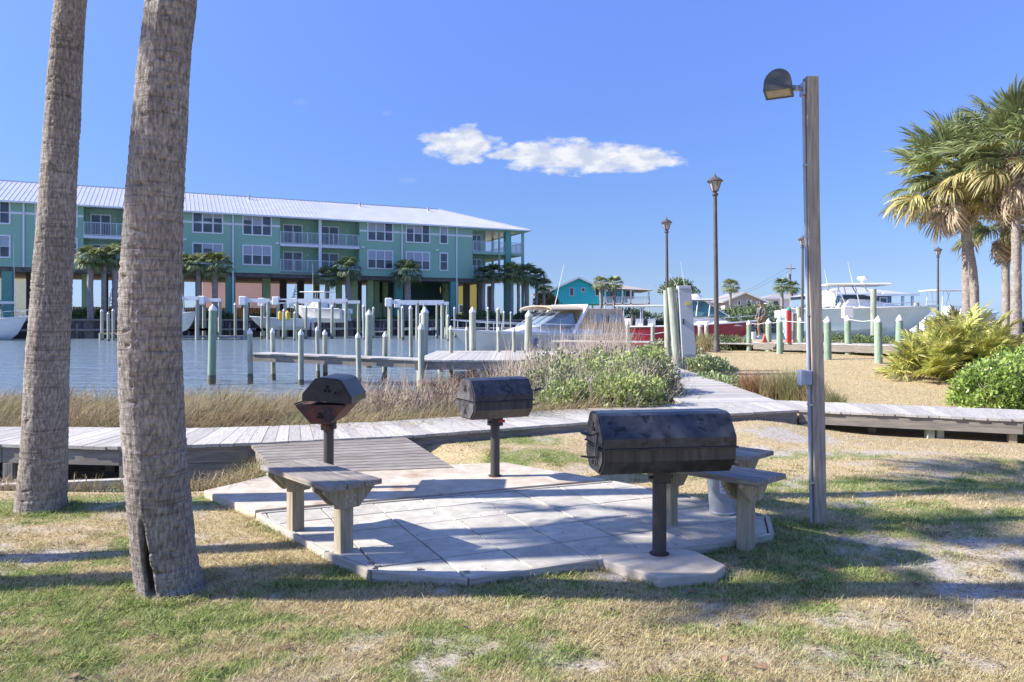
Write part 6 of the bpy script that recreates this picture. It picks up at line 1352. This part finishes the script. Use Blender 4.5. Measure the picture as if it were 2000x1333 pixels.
def lift(label, xs, pz, Y0, Y1):
    t = thing('boat_lift', (Q(xs[0], 0, Y0).x, Y0, 0), 0, label, 'boat lift', 'boat lifts'); x0 = t.location.x
    zt = Q(0, pz, Y0).z
    for Y in (Y0, Y1):
        X = [Q(p, 0, Y0).x-x0 for p in xs]
        for x in X: MB().tube([(x, Y-Y0, -1.6), (x, Y-Y0, zt-.1)], .19, 10).build('post', pile_green, t, smooth=True)
        for a, b_ in zip(X[:-1], X[1:]): MB().span(a+.1, b_+.15, Y-Y0-.15, Y-Y0+.15, zt-.15, zt+.22).build('top_beam', white_paint, t)
        MB().span(X[0]-.55, X[0]+.15, Y-Y0-.3, Y-Y0+.3, zt-.45, zt+.45).build('motor_housing', white_paint, t, bevel=.08)
    for x in ((X[0]+X[1])/2, (X[-1]+X[-2])/2): MB().span(x-.1, x+.1, 0, Y1-Y0, .7, .95).build('cradle_beam', ALU, t)
    return t
lift('boat lift with white beams holding the low open boat', (479, 524), 588, 74, 79.5); lift('boat lift with white beams holding the hardtop boat', (543, 580, 624, 676), 588, 79.5, 86); lift('empty boat lift with white beams right of centre before the seawall', (763, 815, 864), 591, 77, 83); lift('boat lift with a white beam right of the big palm trunk', (352, 385), 584, 71, 76.5)
# far-side docks
for i, (p0, p1, Y, zd, lb_) in enumerate(((195, 245, 70, .55, 'small wooden dock with orange planks left of the big palm on the far bank'), (345, 470, 74, .2, 'narrow dock below the far seawall right of the big palm'), (870, 1040, 88, .9, 'low dock along the far seawall behind the cream bow'), (700, 760, 86, .5, 'short far dock left of the empty lift'))):
    a, b_ = Q(p0, 0, Y), Q(p1, 0, Y); t = thing('far_dock', (a.x, Y, 0), 0, lb_, 'dock', 'small docks on the far bank'); MB().span(0, b_.x-a.x, 0, 1.6, zd-.15, zd).build('deck', wood_deck if i else fence_m, t)
    n = max(2, int((b_.x-a.x)/2.5))
    for k in range(n+1): MB().tube([((b_.x-a.x)*k/n, .1, -1.6), ((b_.x-a.x)*k/n, .1, zd)], .14, 8).build('pile', pile_green, t)

# ------------------------------------------------------------------ houses on the far right
turq = mat('turquoise_siding', (.07, .72, .74), (.06, .66, .68), .7, 1, (1, 1, 8)); beige_roof = mat('beige_shingles', (.40, .35, .31), (.32, .28, .25), .9, 3); grey_side = mat('grey_siding', (.40, .40, .40), (.34, .34, .34), .8, 2); blue_side = mat('blue_siding', (.16, .24, .34), (.13, .2, .29), .8, 2); grey_roof = mat('grey_shingles', (.34, .31, .30), (.27, .25, .24), .9, 2)
def simple_window(t, x0, x1, z0, z1, y=0.0):
    f = MB().span(x0, x1, y-.08, y-.006, z0, z1).build('window', trim, t); MB().span(x0+.14, x1-.14, y-.1, y-.082, z0+.14, z1-.14).build('pane', glass_dark, f)
def gable_house(name, label, p0, p1, pe, pr, pb, Y, wall_m, rm, dep=10, wins=()):
    a, b_ = Q(p0, pe, Y), Q(p1, pe, Y); w_ = b_.x-a.x; ze = a.z; zr_ = Q(0, pr, Y).z; zb = Q(0, pb, Y).z; t = thing(name, (a.x, Y, 1.6), 0, label, 'house'); ze -= 1.6; zr_ -= 1.6; zb -= 1.6
    MB().add([(0, 0, zb), (w_, 0, zb), (w_, 0, ze), (w_/2, 0, zr_), (0, 0, ze)]+[(0, dep, zb), (w_, dep, zb), (w_, dep, ze), (w_/2, dep, zr_), (0, dep, ze)], [(0, 1, 2, 3, 4), (9, 8, 7, 6, 5), (0, 5, 6, 1), (1, 6, 7, 2), (4, 9, 5, 0)]).build('wall', wall_m, t)
    rf = MB(); o_ = .7; sl = (zr_-ze)/(w_/2)
    for s, xa in ((1, -o_), (-1, w_+o_)):
        rf.add([(xa, -o_, ze-sl*o_+.03), (w_/2, -o_, zr_+.03), (w_/2, dep+o_, zr_+.03), (xa, dep+o_, ze-sl*o_+.03), (xa, -o_, ze-sl*o_+.25), (w_/2, -o_, zr_+.25), (w_/2, dep+o_, zr_+.25), (xa, dep+o_, ze-sl*o_+.25)], [(0, 1, 2, 3), (4, 5, 6, 7), (0, 1, 5, 4), (1, 2, 6, 5), (2, 3, 7, 6), (3, 0, 4, 7)])
    rf.build('roof', rm, t)
    fb_ = MB()
    for s, xa in ((1, -o_), (-1, w_+o_)): fb_.add([(xa, -o_-.06, ze-sl*o_-.05), (w_/2, -o_-.06, zr_-.05), (w_/2, -o_-.06, zr_+.28), (xa, -o_-.06, ze-sl*o_+.28), (xa, -o_-.01, ze-sl*o_-.05), (w_/2, -o_-.01, zr_-.05), (w_/2, -o_-.01, zr_+.28), (xa, -o_-.01, ze-sl*o_+.28)], [(0, 1, 2, 3), (4, 5, 6, 7), (0, 1, 5, 4), (1, 2, 6, 5), (2, 3, 7, 6), (3, 0, 4, 7)])
    fb_.build('barge_board', trim, t)
    for q0, q1, y0, y1 in wins: simple_window(t, Q(q0, 0, Y).x-a.x, Q(q1, 0, Y).x-a.x, Q(0, y1, Y).z-1.6, Q(0, y0, Y).z-1.6)
    for x in np.linspace(.3, w_-.3, 4):
        for y in (.3, dep-.3): MB().span(x-.15, x+.15, y-.15, y+.15, -.1, zb).build('stilt', trim, t)
    return t, w_, ze, zr_, zb
Yt = 126
t, w_, ze, zr_, zb = gable_house('turquoise_house', 'bright turquoise gabled beach house on stilts with a white railed deck', 1082, 1178, 566, 544, 594, Yt, turq, beige_roof, 14, ((1112, 1121, 562, 579), (1135, 1143, 562, 571), (1162, 1171, 562, 579)))
xr = Q(1268, 0, Yt).x-t.location.x; x0 = w_
MB().span(x0+.01, xr-3.4, 1.5, 12, zb, ze+.0).build('wing_wall', turq, t)
MB().add([(x0-2, -.8, ze+.25), (xr+.6, -.8, ze-.15), (xr+.6, 12, ze-.15), (x0-2, 12, ze+.25), (x0-1, 6, zr_-.2), (xr-4.5, 6, zr_-.7)], [(0, 1, 5, 4), (1, 2, 5), (2, 3, 4, 5), (0, 4, 3), (0, 3, 2, 1)]).build('wing_roof', beige_roof, t)
MB().span(x0, xr, -.6, 12, zb-.05, zb+.15).build('deck', trim, t); mb = MB().span(x0, xr, -.62, -.54, zb+1.1, zb+1.2)
for x in np.arange(x0, xr, .25): mb.span(x-.04, x+.04, -.6, -.56, zb+.15, zb+1.12)
mb.build('railing', trim, t)
for x in (x0+.3, x0+3.2, xr-3.2, xr-.15): MB().span(x-.13, x+.13, -.6, -.34, -.1, ze-.1).build('post', trim, t)
for x in (x0+1.2, x0+4.0): simple_window(t, x, x+1.5, zb+.9, zb+2.4, 1.5)
mb = MB(); MB().span(-2.6, -.01, .5, 6, zb, ze-.4).build('side_porch', trim, t); MB().add([(-3.6, -.4, ze-1.0), (-.02, -.4, ze+.2), (-.02, 6.4, ze+.2), (-3.6, 6.4, ze-1.0), (-3.6, -.4, ze-.8), (-.02, -.4, ze+.4), (-.02, 6.4, ze+.4), (-3.6, 6.4, ze-.8)], [(0, 1, 2, 3), (4, 5, 6, 7), (0, 1, 5, 4), (1, 2, 6, 5), (2, 3, 7, 6), (3, 0, 4, 7)]).build('porch_roof', beige_roof, t)
for i in range(14): mb.span(-3.4+i*.35, -3.0+i*.35, -1.8, -.7, zb-.2*i-.05, zb-.2*i)
mb.build('stairs', trim, t)
gable_house('grey_house', 'grey gabled house behind the bow of the red boat', 1416, 1492, 589, 573, 606, 138, grey_side, grey_roof, 12, ((1440, 1447, 586, 597), (1458, 1468, 586, 600)))
def hip_house(name, label, p0, p1, pe, pr, pb, Y, wm, rm, dep=12, porch=0):
    a, b_ = Q(p0, pe, Y), Q(p1, pe, Y); w_ = b_.x-a.x; t = thing(name, (a.x, Y, 1.6), 0, label, 'house'); ze = a.z-1.6; zr_ = Q(0, pr, Y).z-1.6; zb = Q(0, pb, Y).z-1.6
    MB().span(0, w_-porch, 0, dep, zb, ze).build('wall', wm, t); o_ = .6; i_ = min(w_, dep)/2*.8
    MB().add([(-o_, -o_, ze), (w_+o_, -o_, ze), (w_+o_, dep+o_, ze), (-o_, dep+o_, ze), (i_, dep/2, zr_), (w_-i_, dep/2, zr_)], [(0, 1, 5, 4), (1, 2, 5), (2, 3, 4, 5), (3, 0, 4), (0, 3, 2, 1)]).build('roof', rm, t); MB().span(-o_, w_+o_, -o_-.05, -o_+.02, ze-.2, ze+.12).build('fascia', trim, t)
    n = max(2, int(w_/3))
    for i in range(n): x = (w_-porch)*(i+.5)/n; simple_window(t, x-.55, x+.55, zb+(ze-zb)*.35, zb+(ze-zb)*.82)
    if porch:
        MB().span(w_-porch, w_, -.3, dep, zb-.1, zb+.05).build('deck', trim, t)
        for x in (w_-porch/2, w_-.15): MB().span(x-.15, x+.15, -.3, 0, -.1, ze).build('post', trim, t)
    for x in np.linspace(.3, w_-.3, 4): MB().span(x-.15, x+.15, .2, .5, -.1, zb).build('stilt', trim, t)
    return t
hip_house('blue_house', 'blue-grey house with a white metal hip roof behind the pale fishing boat', 1612, 1783, 576, 557, 604, 104, blue_side, roof_m, 13, 3)
hip_house('white_house', 'long low white house between the grey house and the wooden post', 1497, 1606, 583, 572, 606, 140, trim, grey_roof, 12)
hip_house('tan_house', 'small tan roofed house left of the turquoise house, behind the cruiser', 1052, 1078, 592, 584, 606, 130, trim, beige_roof, 9)
hip_house('low_building', 'low beige building behind the red boat', 1345, 1416, 590, 583, 604, 142, grey_side, beige_roof, 10)
for i, (px, pc, Y, rx, h, lb_) in enumerate(((1326, 556, 120, 2.9, 3.4, 'round dark green tree crown behind the white cabinet'), (1065, 582, 118, 1.8, 2.4, 'yellowing tree left of the turquoise house'), (1500, 600, 100, 6, 1.6, 'dark brush line behind the red boat'), (1440, 602, 104, 5, 1.5, 'brush below the grey house'), (1240, 602, 110, 5, 1.5, 'brush below the turquoise house deck'), (1580, 604, 110, 5, 1.4, 'brush behind the walkway posts'), (1100, 602, 108, 4, 1.5, 'brush below the turquoise gable'))):
    p = Q(px, pc, Y); t = thing('tree' if i < 2 else 'brush', (p.x, Y, 1.55), 0, lb_, 'tree' if i < 2 else 'brush'); hh = p.z-1.55
    if i < 2:
        MB().tube([(0, 0, 0), (.2, 0, hh)], [.3, .18], 8).build('trunk', bark_far, t, smooth=True); o = link('crown', leaf_cloud('crown', (0, 0, hh-h*.35), (rx, rx*.8, h*.7), 2600, .45, leaf_dark if i == 0 else mat('yellow_tree_leaf', (.36, .30, .10), (.2, .18, .06), .7, 2, isl=.4), 700+i, .4), t)
    else: o = link('foliage', leaf_cloud('foliage', (0, 0, 0), (rx, 1.5, max(hh, .8)+h*.3), 2200, .4, hedge_m, 700+i, .4, zmin=0), t)
    o['kind'] = 'stuff'
# utility pole with wires
p = Q(1544, 516, 128); up = thing('utility_pole', (p.x, 128, 1.6), 0, 'thin utility pole with transformer and wires behind the small palms', 'utility pole'); hz = p.z-1.6
MB().tube([(0, 0, 0), (0, 0, hz)], [.17, .11], 8).build('pole', bark_far, up, smooth=True); MB().tube([(-.35, 0, hz-2.6), (-.35, 0, hz-1.7)], .25, 10).build('transformer', grey_metal, up, smooth=True); MB().span(-.9, .9, -.06, .06, hz-.9, hz-.75).build('crossarm', bark_far, up)
for dx in (-.7, .7):
    e = Q(1330, 585, 150)-up.location; s0 = Vector((dx, 0, hz-.7)); MB().tube([s0.lerp(e, k/8)+Vector((0, 0, -2.2*math.sin(math.pi*k/8))) for k in range(9)], .025, 4).build('wire', dark_soffit, up)
